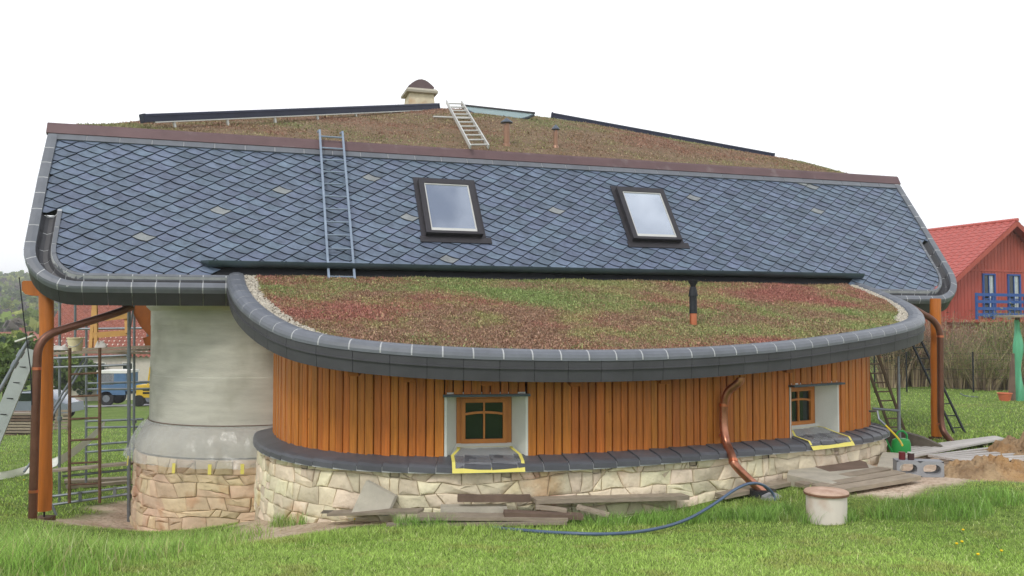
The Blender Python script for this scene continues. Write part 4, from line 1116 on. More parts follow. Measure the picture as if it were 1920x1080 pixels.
# ------------------------------------------------------------------ on the roofs
q0, q1 = sp_px(640, 530, .05), sp_px(613, 250, .05)
lad = ladder('roof_ladder', 'blue-grey steel ladder hooked over the slate roof onto the lower sedum', SP(q0[0] + .01, q0[1] - .02, .06), SP(q0[0] + .01, S1 + .45, .16), U, .40, 12, .036, .015, 'steel_blue', hook=Nh * .32 + ZV * .03)
ba, bb = on_upper(874, 288), on_upper(924, 287)
ta, tb = on_upper(838, 216), on_upper(864, 214)
b_, t_ = (ba + bb) / 2, (ta + tb) / 2; sd2 = (bb - ba); sd2 /= np.linalg.norm(sd2); t_ = t_ + ZV * .30; b_ = b_ + ZV * .12
ladder('roof_ladder', 'white aluminium ladder lying up the upper sedum roof', b_, t_, sd2, .42, 11, .05, .017, 'alu', flat=True)
wa, wb = on_upper(812, 224), on_upper(884, 226)
plank('thin white batten lying under the white roof ladder', wa + ZV * .06, wb + ZV * .06, .07, .03, 'alu', name='batten')

# ------------------------------------------------------------------ plastic sheets and tape
st = thing('plastic_sheet', 'translucent plastic sheet wrapped round the tower above its stone foot', 'plastic sheet', (TC[0], TC[1] - R_ST, EZ - 2.25))
mb = MB(); rows = []
na = 110
prof = [(R_PL + .012, zt_b + .02), (R_PL + .03, zt_b - .01), (R_PL + .12, zt_b - .05), (R_ST - .02, zt_b - .14), (R_ST + .06, zt_b - .24), (R_ST + .09, zt_b - .34), (R_ST + .13, zt_b - .44), (R_ST + .16, zt_b - .52), (R_ST + .17, zt_b - .57)]
for i, (r, z) in enumerate(prof):
    row = []
    for k in range(na + 1):
        an = math.radians(150) + math.radians(186) * k / na; f = i / (len(prof) - 1)
        w = (.045 * noise.noise(Vector((an * 7, z * 3, 2))) + .03 * noise.noise(Vector((an * 19 + z * 4, z * 2, 5))) + .012 * noise.noise(Vector((an * 44, z * 9, 1)))) * min(1, f * 2.2)
        w += .05 * (.25 - abs(noise.noise(Vector((an * 11 + z * 6, z * 5, 7))))) * min(1, f * 2.5); dz = (.05 * noise.noise(Vector((an * 4.2, 3, 3))) + .02 * noise.noise(Vector((an * 13, 1, 3)))) * f
        row.append((TC[0] + (r + w) * math.cos(an), TC[1] + (r + w) * math.sin(an), z + dz))
    rows.append(row)
mb.grid(rows); mb.build('film', 'film', st, smooth=True)
mb = MB(); mb.tube([(TC[0] + (R_PL + .018) * math.cos(a), TC[1] + (R_PL + .018) * math.sin(a), zt_b + .022) for a in np.linspace(math.radians(150), math.radians(336), 60)], .008, 5); mb.build('cord', 'timber_brown', st)
for an in (218, 252, 268, 281):
    a = math.radians(an); r = R_ST + .185; c = np.array([TC[0] + r * math.cos(a), TC[1] + r * math.sin(a), zt_b - .58]); tv = np.array([-math.sin(a), math.cos(a), 0]); rv = np.array([math.cos(a), math.sin(a), 0])
    mb = MB(); mb.box(c, tv * .026, rv * .003, ZV * .075 - rv * .006); mb.build('tape', 'tape', st)
for wi, (c, al3, inw, wid, oL, oR, iL, iR) in enumerate(WINF):
    lab = ('clear plastic sheet edged with yellow tape over the sill of the square front window', 'clear plastic sheet edged with yellow tape on the sill nearer the steel prop')[wi]
    pt = thing('plastic_sheet', lab, 'plastic sheet', np.array([c[0], c[1], ZBW - .1]), 'taped window sill sheets')
    def sp3(x, d): # x along, d outward from wall face
        z = ZBW + (.055 + .15 * (d + .28) * -.32 if d < 0 else -.012 - .17 * d) + .03
        if d > .27: z = ZBW - .060 - (d - .27) * 1.6
        return np.array([c[0], c[1], 0]) + al3 * x - inw * d + ZV * z
    ds = [-.24, -.12, 0.0, .08, .16, .24, .285, .305, .315]
    mb = MB(); w2 = wid * .43
    mb.grid([[sp3(x * (1 if d > -.05 else .80), d) + ZV * .012 * noise.noise(Vector((x * 9, d * 14, wi))) for x in np.linspace(-w2, w2, 24)] for d in ds]); mb.build('film', 'film_clear', pt, smooth=True)
    for sg in (-1, 1):
        mb = MB(); mb.grid([[sp3(sg * w2 * (1 if d > -.05 else .80) + dx, d) + ZV * .010 for dx in (-.02, .02)] for d in ds]); mb.build('tape', 'tape', pt)
    for d0_, d1_ in ((.290, .322), (-.25, -.23)):
        mb = MB(); k = 1 if d0_ > 0 else .8; mb.grid([[sp3(x, d) + ZV * .011 - inw * .004 for x in np.linspace(-w2 * k - .02, w2 * k + .02, 8)] for d in (d0_, d1_)]); mb.build('tape', 'tape', pt)

# ------------------------------------------------------------------ scaffold on the left
DS = 14.6
sc = thing('scaffold', 'grey tube scaffold with a rusty ladder frame beside the plastered tower', 'scaffold', gp_(180, 945))
def pole(x0, y0, x1, y1, D0, D1, r, m='steel', nm='pole', foot=False):
    a, b = hit_d(x0, y0, D0), hit_d(x1, y1, D1)
    if foot: b[2] = ground(b[0], b[1]) - .02
    mb = MB(); mb.tube([a, b], r, 8); return mb.build(nm, m, sc, smooth=True)
for x, y0, y1, D, r in ((112, 560, 915, 15.2, .024), (242, 560, 950, 14.2, .03), (252, 560, 850, 16.0, .024), (162, 600, 880, 16.6, .024), (277, 560, 640, 16.4, .024), (141, 560, 640, 16.4, .024)):
    pole(x, y0, x, y1, D, D, r, foot=y1 > 700)
for x in (131, 187): pole(x, 652, x - (0 if x > 150 else 1), 943, 13.9, 13.9, .026, 'rust', 'ladder_upright')
for y in (701, 743, 785, 825, 868, 908): pole(130, y + 1, 187, y - 2, 13.9, 13.9, .017, 'rust', 'ladder_rung')
for (x0, y0, x1, y1, D0, D1) in ((98, 672, 244, 666, 14.3, 14.3), (98, 689, 244, 684, 14.3, 14.3), (95, 947, 242, 926, 14.0, 14.2), (95, 931, 242, 913, 14.0, 14.2), (160, 790, 268, 786, 16.6, 16.0), (162, 802, 268, 800, 16.6, 16.0),
                                 (165, 719, 280, 716, 16.6, 16.2), (165, 730, 280, 729, 16.6, 16.2), (160, 835, 250, 828, 16.6, 16.0), (160, 848, 250, 842, 16.6, 16.0), (244, 578, 278, 576, 15.5, 16.4), (140, 617, 278, 615, 16.4, 16.4), (118, 884, 246, 868, 14.6, 14.4), (118, 893, 246, 880, 14.6, 14.4)):
    pole(x0, y0, x1, y1, D0, D1, .021, nm='ledger')
for (x0, y0, x1, y1, D0, D1) in ((163, 675, 98, 780, 15.2, 14.8), (158, 672, 100, 765, 15.4, 15.0), (98, 812, 45, 885, 15.2, 14.6), (240, 636, 252, 566, 15.6, 15.6)):
    pole(x0, y0, x1, y1, D0, D1, .02, nm='brace')
for x, y in ((242, 668), (242, 686), (112, 676), (112, 785), (242, 915), (242, 930), (252, 790), (252, 828)):
    mb = MB(); p = hit_d(x, y, 14.25 if x == 242 else (15.15 if x == 112 else 15.95)); mb.tube([p - ZV * .035, p + ZV * .035], .042, 8); mb.build('coupler', 'steel', sc)
for x in (150, 215): mb = MB(); p = hit_d(x, 938 - (x - 150) * .14, 14.05); mb.bar(p, p + ZV * .14, .05, .012); mb.build('spacer', 'steel', sc)
for k, (x0, y0, x1, y1, D, lab) in enumerate(((96, 663, 285, 655, 14.5, 'long scaffold board carrying the white bucket'), (98, 657, 288, 650, 15.2, 'scaffold board behind the white bucket with rags on it'), (150, 660, 292, 662, 16.0, 'scaffold board ending against the plastered tower'))):
    plank(lab, hit_d(x0, y0, D), hit_d(x1, y1, D), .27, .04, 'timber_grey', 'scaffold boards')
plank('grey low board laid across the bottom scaffold rails', hit_d(95, 882, 14.6), hit_d(252, 868, 14.4), .3, .035, 'timber_grey', 'scaffold boards')
pt_ = hit_d(141, 660, 14.45); bk = thing('bucket', 'cream plastic bucket standing on the scaffold boards', 'bucket', pt_)
mb = MB(); mb.lathe([(.001, 0), (.105, 0), (.125, .2), (.137, .205), (.137, .225), (.122, .225), (.10, .015), (.001, .012)], pt_ + ZV * .02, 22); mb.build('shell', 'cream', bk, smooth=True)
mb = MB(); mb.tube([pt_ + ZV * .22 + np.array([.137 * math.cos(a), -.137 * abs(math.sin(a)) * .6 - .03, -.13 * math.sin(a)]) for a in np.linspace(0, math.pi, 12)], .005, 5); mb.build('handle', 'steel', bk)
def rag(label, x, y, D, w, h, seed):
    c = hit_d(x, y, D); rows = []
    for i in range(9):
        rows.append([]);
        for j in range(9):
            u_, v_ = i / 8 - .5, j / 8 - .5; e = max(0, 1 - (2 * abs(u_)) ** 3) * max(0, 1 - (2 * abs(v_)) ** 3)
            rows[-1].append(c + np.array([u_ * w * (1 + .2 * noise.noise(Vector((v_ * 5, seed, 0)))), v_ * w * .6, h * e * (.6 + .7 * noise.noise(Vector((u_ * 6, v_ * 6, seed))))]))
    mb = MB(); mb.grid(rows); tag(mb.build('rag', 'cloth', smooth=True), label, 'rag')
rag('crumpled off-white rag on the boards between post and bucket', 112, 656, 15.0, .3, .12, 1)
rag('white rag dropped on the boards under the timber trestle', 190, 652, 15.2, .2, .16, 5)
tr = thing('trestle', 'raw yellow timber trestle standing on the scaffold boards', 'trestle', hit_d(205, 655, 15.3))
for (x0, y0, x1, y1, w) in ((170, 656, 177, 566, .06), (181, 655, 179, 566, .06), (239, 625, 237, 570, .07)):
    mb = MB(); mb.bar(hit_d(x0, y0, 15.2), hit_d(x1, y1, 15.4), w, .05, (0, 1, 0)); mb.build('upright', 'timber_yellow', tr)
for (x0, y0, x1, y1) in ((172, 629, 240, 624), (178, 598, 240, 592)):
    mb = MB(); mb.bar(hit_d(x0, y0, 15.25), hit_d(x1, y1, 15.25), .03, .10); mb.build('crosspiece', 'timber_yellow', tr)
# leaning deck, prop, white channel
def to_ground(a, b):                                # carry a leaning piece on until it stands on the grass
    for k in np.linspace(1, 4, 200):
        q = a + (b - a) * k
        if q[2] <= ground(q[0], q[1]) + .02: return q
    return b
dk = thing('scaffold_deck', 'perforated aluminium scaffold deck leaning beside the log post', 'scaffold deck', gp_(2, 870))
mb = MB(); a, b = hit_d(58, 655, 12.9), hit_d(-12, 825, 12.6); b = to_ground(a, b); mb.bar(a, b, .21, .045, (.25, -1, .1)); mb.build('deck', 'alu_deck', dk)
for k in range(5):
    f = (.18 + k * .16) * .6; p = a + (b - a) * f; mb = MB(); mb.bar(p + np.array([-.05, -.032, 0]), p + np.array([.05, -.032, -.004]), .012, .006, (0, 1, 0)); mb.build('slot', 'dark', dk)
pr = thing('push_pull_prop', 'slanting steel push-pull prop with white end plate left of the copper pipe', 'prop', gp_(0, 860))
a, b = hit_d(53, 638, 12.2), hit_d(-25, 775, 12.0); b = to_ground(a, b); mb = MB(); mb.tube([a, b], .028, 10); mb.build('tube', 'steel', pr, smooth=True)
for f in (.08, .14, .36): p = a + (b - a) * f; dvec = (b - a) / np.linalg.norm(b - a); mb = MB(); mb.tube([p - dvec * .05, p + dvec * .05], .042, 10); mb.build('collar', 'steel', pr)
mb = MB(); mb.bar(hit_d(31, 640, 12.2), hit_d(64, 629, 12.25), .16, .02); mb.build('end_plate', 'plastic_white', pr)
chn = [hit_d(196, 797, 16.8), hit_d(165, 828, 16.2), hit_d(130, 855, 15.6), hit_d(98, 872, 15.0)]
end = gp_(60, 888); chn += [end + ZV * .1, gp_(20, 897) + ZV * .05, gp_(-30, 903) + ZV * .05]
mb = MB(); P = chaikin(chn, 2); rows = []
for i, p in enumerate(P): rows.append([p + np.array(v) for v in ((0, -.075, -.06), (0, -.05, -.075), (0, .05, .085), (0, .03, .10), (0, .03, .075), (0, -.055, -.05))])
mb.grid(rows, closed=True); mb.add(rows[0], [tuple(range(6))]).add(rows[-1], [tuple(reversed(range(6)))]); tag(mb.build('plastic_channel', 'plastic_white'), 'long bent white plastic channel running from the scaffold onto the lawn', 'channel')
plank('pale board lying on bare earth behind the bottom scaffold rails', gp_(120, 908, .06), gp_(245, 902, .06), .22, .05, 'timber_grey', 'boards on the yard'); plank('greenish second board on bare earth behind the scaffold', gp_(125, 918, .05), gp_(245, 908, .05), .16, .06, 'timber_grey', 'boards on the yard')
mb = MB(); mb.tube([hit_d(36, 520, 12.2), hit_d(45, 600, 12.15), hit_d(57, 690, 12.1), hit_d(60, 760, 12.1)], .008, 5); tag(mb.build('cable', 'black_metal'), 'thin black cable hanging beside the eaves beam and copper pipe', 'cable')
pth = gp_(92, 968); mb = MB(); mb.tube([pth + np.array([-.05, 0, .22]), pth + np.array([.05, 0, .16]), pth + np.array([.12, 0, .0])], .022, 8); tag(mb.build('conduit', 'steel', smooth=True), 'short grey conduit curving out of the ground at the left log post', 'conduit')

# ------------------------------------------------------------------ along the front wall
def slab_thing(name, label, cat, px4, h, m, dz=0.0, group=None):
    P = [gp_(x, y) for x, y in px4]; z = max(p[2] for p in P) + dz; P = [np.array([p[0], p[1], z]) for p in P]
    mb = MB(); n = len(P); c = sum(P) / n
    b = [p - ZV * (h + .25) for p in P]; t1 = [p - ZV * .012 for p in P]; t2 = [c + (p - c) * .985 for p in P]
    mb.grid([b, t1, t2], closed=True); mb.add(t2, [tuple(range(n))]); return tag(mb.build(name, m), label, cat, group)
def fpt(x, y, o):                                   # o metres in front of the plinth, no lower than the ground
    a = wall_arc(x); p = W(a, .28 + o, 0)
    for _ in range(4):
        q = W(a, .28 + o, EZ - 2.3) - ORG; a += (x - (960 + F * q[0] / (q[1] * math.cos(TH) + q[2] * math.sin(TH)))) / F * q[1] * .8
    p = W(a, .28 + o, 0); p = hit_d(x, y, p[1]); p[2] = max(p[2], ground(p[0], p[1]) + .03); return p
def pl_(lab, a, b, o, w, h, m='timber_grey', o2=None): return plank(lab, fpt(*a, o), fpt(*b, o if o2 is None else o2), w, h, m, 'old boards along the plinth')
pl_('wide weathered board on the ground under the square front window', (782, 968), (1062, 970), .42, .26, .035)
pl_('long thin board along the grass edge below the square window', (725, 984), (1062, 980), .58, .09, .03)
pl_('grey board lying flat against the plinth left of the square window', (620, 962), (790, 958), .26, .2, .03)
pl_('dark brown squared timber resting on a long stone', (858, 934), (994, 934), .14, .09, .075, 'timber_brown')
pl_('long grey plank lying against the plinth between window and copper pipe', (1000, 938), (1285, 931), .12, .2, .05)
pl_('mossy rotten board crossing the wide weathered board', (945, 962), (1092, 968), .36, .17, .05, 'timber_brown', .46)
pl_('short pale offcut on the board heap', (1004, 950), (1062, 957), .26, .11, .035, 'timber_grey', .34); pl_('short pale offcut sliding off the right of the board heap', (1082, 950), (1142, 966), .24, .14, .03, 'timber_grey', .42)
pl_('plank against the plinth behind the downpipe foot', (1350, 930), (1500, 908), .14, .2, .05)
ks = MB(); k0, k1 = fpt(826, 952, .13), fpt(950, 952, .13); ks.bar(k0 - ZV * .06, k1 - ZV * .06, .2, .16); tag(ks.build('kerb_stone', 'slab'), 'long rough sandstone block lying at the plinth below the window', 'stone')
fs_ = thing('flagstone', 'square grey flagstone leaning on the plinth left of the window', 'flagstone', fpt(700, 958, .1)); c = fpt(700, 932, .12)
mb = MB(); mb.prism([c + np.array(v) for v in ((-.24, -.1, -.16), (.17, -.1, -.2), (.25, .05, .0), (-.10, .07, .18))], (.03, .045, 0)); mb.build('slab', 'slab', fs_)
mb = MB(); c = fpt(600, 966, .35); mb.grid([[c + np.array([i * .12, j * .06, .03 * noise.noise(Vector((i, j, 2))) + .02]) for i in range(6)] for j in range(4)]); tag(mb.build('wire_mesh', 'concrete_dark'), 'crumpled dark mesh lying in the grass at the plinth', 'mesh')
hp = [gp_(905, 989, .015), gp_(960, 998, .03), gp_(1050, 1005, .03), gp_(1150, 1008, .03), gp_(1230, 1000, .04)]
D_h = hp[-1][1]
for x, y, D in ((1290, 975, 9.8), (1340, 945, 10.1), (1385, 912, 10.4), (1415, 904, 10.6), (1438, 912, 10.8), (1453, 930, 10.9)): hp.append(hit_d(x, y, D))
hp.append(gp_(1455, 940, -.03))
mb = MB(); mb.tube(chaikin(hp, 3), .018, 10); tag(mb.build('hose', 'hose', smooth=True), 'thick blue-black hose arching out of the grass to the downpipe drain', 'hose')
dr = thing('drain_collar', 'black drain collar with concrete lump under the copper downpipe', 'drain', fpt(1432, 945, .34)); c = fpt(1432, 942, .34)
mb = MB(); mb.lathe([(.09, -.1), (.11, .06), (.17, .05), (.19, -.1)], c + np.array([0, .03, .0]), 16); mb.build('collar', 'black_metal', dr); mb = MB(); mb.lathe([(.16, -.1), (.13, .03), (.06, .07), (.001, .08)], c + np.array([.05, -.2, -.02]), 9); mb.build('concrete_lump', 'concrete', dr, smooth=True)
slab_thing('stone_kerb', 'rough stone kerb frame round the dark cellar cover', 'kerb', ((1476, 912), (1560, 921), (1660, 897), (1655, 885), (1545, 870), (1480, 895)), .10, 'slab', .02)
mt = slab_thing('cellar_cover', 'dark worn wooden cover lying inside the stone kerb', 'cover', ((1510, 890), (1555, 896), (1630, 886), (1625, 878), (1580, 873)), .01, 'timber_brown', .065)
for k, lab in enumerate(('grey landing plank next to the stone kerb', 'middle grey landing plank before the stone kerb', 'outer grey landing plank nearest the lawn')):
    p0, p1 = gp_(1500 + 32 * k, 920 + 5 * k, .07), gp_(1660 + 28 * k, 890 + 7 * k, .07); plank(lab, p0, p1, .21, .05, 'timber_grey', 'landing planks before the cellar')
pw = gp_(1550, 978); wl = thing('well_shaft', 'white well ring with rusty lid standing in the lawn', 'well', pw)
mb = MB(); mb.lathe([(.212, -.15), (.214, .30), (.19, .30)], pw, 36); mb.build('ring', 'white_pipe', wl, smooth=True)
mb = MB(); mb.lathe([(.19, .295), (.232, .298), (.236, .325), (.226, .338), (.12, .345), (.001, .35)], pw, 36); lid = mb.build('lid', 'rust_lid', wl, smooth=True); mb = MB(); mb.lathe([(.234, .296), (.239, .31), (.234, .326)], pw, 36); mb.build('lid_rim', 'rust_rim', lid, smooth=True)
bp_ = gp_(1726, 895); cb = thing('hollow_block', 'grey hollow concrete block with two oval holes carrying the paint tins', 'block', bp_)
bx = np.array([.97, -.20, 0]); bx /= np.linalg.norm(bx); by = np.array([.2, .97, 0]); by /= np.linalg.norm(by); Wb, Hb, Db = .58, .21, .22
def front_ring(): # outer rectangle with two oval holes, as quads bridging each hole to its half
    mb = MB()
    for hx in (-Wb / 4, Wb / 4):
        n = 24; inn, out = [], []
        for k in range(n):
            a = 2 * math.pi * k / n; inn.append((hx + .108 * math.copysign(abs(math.cos(a)) ** .7, math.cos(a)), Hb / 2 + .066 * math.copysign(abs(math.sin(a)) ** .8, math.sin(a)))); m_ = max(abs(math.cos(a)) / (Wb / 4), abs(math.sin(a)) / (Hb / 2)); out.append((hx + math.cos(a) / m_, Hb / 2 + math.sin(a) / m_))
        for s_, dpt in ((0, 0), (1, Db)): mb.grid([[bp_ + bx * x + by * dpt + ZV * z for x, z in out], [bp_ + bx * x + by * dpt + ZV * z for x, z in inn]], closed=True)
        mb.grid([[bp_ + bx * x + ZV * z for x, z in inn], [bp_ + bx * x + by * Db + ZV * z for x, z in inn]], closed=True)
    mb.grid([[bp_ + bx * x + ZV * z for x, z in ((-Wb / 2, 0), (Wb / 2, 0), (Wb / 2, Hb), (-Wb / 2, Hb))], [bp_ + by * Db + bx * x + ZV * z for x, z in ((-Wb / 2, 0), (Wb / 2, 0), (Wb / 2, Hb), (-Wb / 2, Hb))]], closed=True)
    return mb
front_ring().build('body', 'concrete', cb)
for dx, m, lab in ((-.20, 'tin', 'wine-red paint tin on the hollow block'), (-.09, 'tin_dark', 'brown paint tin with pale lid on the hollow block')):
    p = bp_ + bx * dx + by * .10 + ZV * (Hb + .001); tn_ = thing('paint_tin', lab, 'tin', p); mb = MB(); mb.lathe([(.001, 0), (.042, 0), (.042, .095), (.001, .095)], p, 18); mb.build('body', m, tn_, smooth=True); mb = MB(); mb.lathe([(.044, .09), (.044, .1), (.001, .098)], p, 18); mb.build('lid', 'tin' if m == 'tin' else 'alu', tn_, smooth=True)
slab_thing('stone_slab', 'pale stone slab lying behind the hollow block', 'slab', ((1645, 884), (1690, 886), (1695, 868), (1655, 868)), .1, 'slab', .06)
pc2 = gp_(1690, 862); wc = thing('watering_can', 'green plastic watering can with top handle by the plinth', 'watering can', pc2)
mb = MB(); rows = []
for z, rx, ry in ((0, .105, .085), (.02, .115, .09), (.2, .115, .09), (.245, .10, .08), (.26, .07, .06)): rows.append([pc2 + 1.3 * np.array([rx * math.cos(a), ry * math.sin(a), z]) for a in np.linspace(0, 2 * math.pi, 20, endpoint=False)])
mb.grid(rows, closed=True); mb.add(rows[0], [tuple(range(20))]); mb.add(rows[-1], [tuple(range(20))]); mb.build('body', 'green_plastic', wc, smooth=True)
mb = MB(); mb.tube([pc2 + 1.3 * np.array(v) for v in ((-.05, 0, .25), (-.05, 0, .32), (-.02, 0, .35), (.03, 0, .35), (.07, 0, .31), (.075, 0, .24))], .017, 8); mb.build('handle', 'green_plastic', wc, smooth=True)
mb = MB(); mb.tube([pc2 + 1.3 * np.array(v) for v in ((-.09, 0, .06), (-.15, -.01, .16), (-.20, -.02, .26))], [.028, .02, .016], 10); mb.build('spout', 'green_plastic', wc, smooth=True); mb = MB(); mb.tube([pc2 + 1.3 * np.array((-.195, -.02, .25)), pc2 + 1.3 * np.array((-.235, -.025, .29))], [.018, .04], 12); mb.build('rose', 'black_metal', wc, smooth=True)
yh = [w_px(1632, 770, .12), hit_d(1640, 790, 13.0), hit_d(1660, 797, 13.0), hit_d(1685, 822, 12.9), hit_d(1692, 835, 12.4)]
yt = thing('water_tap', 'garden tap with yellow hose at the corner of the timber wall', 'tap', yh[0]); mb = MB(); mb.tube(chaikin(yh[2:], 2), .014, 8); mb.build('yellow_hose', 'hose_yellow', yt, smooth=True)
mb = MB(); mb.tube([hit_d(1630, 771, 13.2), hit_d(1645, 771, 13.1), hit_d(1648, 786, 13.05), hit_d(1660, 797, 13.0)], .018, 8); mb.build('spout', 'steel', yt)

# ------------------------------------------------------------------ right-hand yard
pp = thing('steel_prop', 'galvanised steel prop standing under the right corner of the lower eaves', 'prop', gp_(1686, 825)); a = hit_d(1684, 668, 13.9); b = hit_d(1686, 822, 13.9); b[2] = ground(b[0], b[1])
mb = MB(); mb.tube([a, a + (b - a) * .2], .02, 10); mb.build('inner_tube', 'steel', pp); mb = MB(); mb.tube([a + (b - a) * .18, b], .028, 10); mb.build('outer_tube', 'steel', pp)
mb = MB(); mb.tube([hit_d(1636, 766, 13.9), hit_d(1686, 770, 13.88)], .02, 8); mb.build('cross_tube', 'steel', pp)
ladder('wooden_ladder', 'dark wooden ladder leaning behind the right end of the timber wall', (lambda p: p)(gp_(1683, 808)), hit_d(1628, 655, 17.2), (.97, .2, 0), .34, 9, .045, .016, 'timber_brown')
ladder('steel_ladder', 'black narrow ladder leaning behind the right log post', gp_(1799, 812), hit_d(1718, 640, 18.6), (.95, .3, 0), .28, 8, .035, .013, 'black_metal')
wl_ = thing('retaining_wall', 'low curved concrete wall by the right log post', 'wall', gp_(1700, 850)); top = [(1658, 806), (1700, 812), (1735, 822), (1765, 836), (1775, 842)]
mb = MB(); rows = []
for x, y in top:
    p = hit_d(x, y, 15.0 - (x - 1658) * .006); g = ground(p[0], p[1]) - .3; rows.append([np.array([p[0], p[1], g]), p, p + np.array([.1, .26, .0]), np.array([p[0] + .1, p[1] + .26, g])])
mb.grid(rows); mb.add(rows[0], [(0, 1, 2, 3)]).add(rows[-1], [(3, 2, 1, 0)]); mb.build('wall_body', 'concrete_dark', wl_)
for s_i, (p00, p01, p10, p11, nsl, lab) in enumerate((((1705, 850), (1700, 868), (1868, 828), (1880, 832), 5, 'slatted grey duckboard bridging the bare earth beside the green can'), ((1745, 866), (1800, 876), (1895, 846), (1960, 872), 6, 'slatted pale pallet half buried by the soil heap'))):
    c4 = [gp_(*q, .09) for q in (p00, p01, p10, p11)]; db = thing('duckboard', lab, 'duckboard', c4[0])
    for k in range(nsl):
        f = k / (nsl - 1); a, b = c4[0] + (c4[1] - c4[0]) * f, c4[2] + (c4[3] - c4[2]) * f; mb = MB(); mb.bar(a, b, .085, .03); mb.build('slat', 'slat_grey', db)
    for g in (.2, .5, .8):
        a, b = c4[0] + (c4[2] - c4[0]) * g - ZV * .045, c4[1] + (c4[3] - c4[1]) * g - ZV * .045; mb = MB(); mb.bar(a, b, .07, .05); mb.build('bearer', 'timber_grey', db)
def heap(label, cx, cy, rx, ry, h, seed):
    c = gp_(cx, cy); rows = []
    for i in range(57):
        rows.append([])
        for j in range(57):
            u_, v_ = i / 28 - 1, j / 28 - 1; r = math.hypot(u_, v_); x, y = c[0] + u_ * rx, c[1] + v_ * ry
            e = max(0, 1 - r * r) ** .8; z = ground(x, y) - .04 + h * e * (.75 + .5 * noise.noise(Vector((u_ * 2.2, v_ * 2.2, seed)))) + .16 * e ** .5 * noise.noise(Vector((x * 5, y * 5, seed))) + .10 * abs(noise.noise(Vector((x * 12, y * 12, seed)))) * e ** .3 + .05 * noise.noise(Vector((x * 27, y * 27, seed))) * e ** .3
            rows[-1].append((x, y, z))
    mb = MB(); mb.grid(rows); return tag(mb.build('soil_heap', 'soil', smooth=True), label, 'soil heap')
heap('low lumpy brown soil heap between hollow block and lawn', 1868, 890, .85, .6, .24, 2)
heap('taller pale soil heap behind the slatted pallet', 1935, 858, .8, .7, .42, 6)

# ------------------------------------------------------------------ trees, shrubs, wood
def leaf_cloud(C, R, n, size, cols, flat=1.0, seed=0, bare=0.0):
    """leaf-sized faces through a crown made of lumps; returns vertices, faces, colours"""
    lumps = max(5, int(n / 90)); g = np.random.default_rng(seed)
    d = g.normal(size=(lumps, 3)); d /= np.linalg.norm(d, axis=1)[:, None]; lc = C + d * R * g.uniform(.25, .85, (lumps, 1)); lr = g.uniform(.22, .42, lumps) * np.mean(R)
    k = g.integers(0, lumps, n); v = g.normal(size=(n, 3)); v /= np.linalg.norm(v, axis=1)[:, None]
    P = lc[k] + v * (lr[k] * g.uniform(.55, 1.05, n))[:, None] * np.array([1, 1, flat])
    a = g.normal(size=(n, 3)); b = g.normal(size=(n, 3)); a /= np.linalg.norm(a, axis=1)[:, None]; b -= a * (a * b).sum(1)[:, None]; b /= np.linalg.norm(b, axis=1)[:, None]
    s = size * g.uniform(.6, 1.4, (n, 1)); V = np.stack([P - a * s, P + b * s * .8, P + a * s, P - b * s * .8], 1).reshape(-1, 3)
    cc = np.asarray(cols)[g.integers(0, len(cols), lumps)][k] * g.uniform(.6, 1.35, (n, 1))
    return V, np.arange(len(V)).reshape(-1, 4), np.clip(cc, 0, 1)
GREEN = [lin(110, 130, 60), lin(126, 146, 74), lin(92, 112, 58)]; FRESH = [lin(150, 164, 80), lin(170, 178, 96), lin(132, 150, 72)]; BARE = [lin(120, 112, 108), lin(110, 100, 98), lin(132, 124, 112)]; DARK = [lin(60, 78, 58), lin(72, 88, 62), lin(52, 70, 54)]
def tree(label, base, h, r, cols, n, size, seed, name='tree', group=None):
    base = np.asarray(base, float); t_ = thing(name, label, 'tree', base, group); g = random.Random(seed)
    mb = MB(); mb.tube([base - ZV * .2, base + ZV * h * .3 + np.array([g.uniform(-.1, .1), 0, 0]) * r, base + ZV * h * .75], [h * .025, h * .018, h * .006], 8)
    for k in range(6):
        a = k * 1.05 + g.random(); s_ = base + ZV * h * g.uniform(.25, .55); mb.tube([s_, s_ + np.array([math.cos(a), math.sin(a), .8]) * r * .4, s_ + np.array([math.cos(a), math.sin(a), .9]) * r * .75], [h * .012, h * .008, h * .003], 5)
    mb.build('trunk', 'bark', t_); V, Fc, c = leaf_cloud(base + ZV * h * .62, np.array([r, r, h * .40]), n, size, cols, seed=seed); bulk('crown', V, Fc, 'leaf', c, t_)
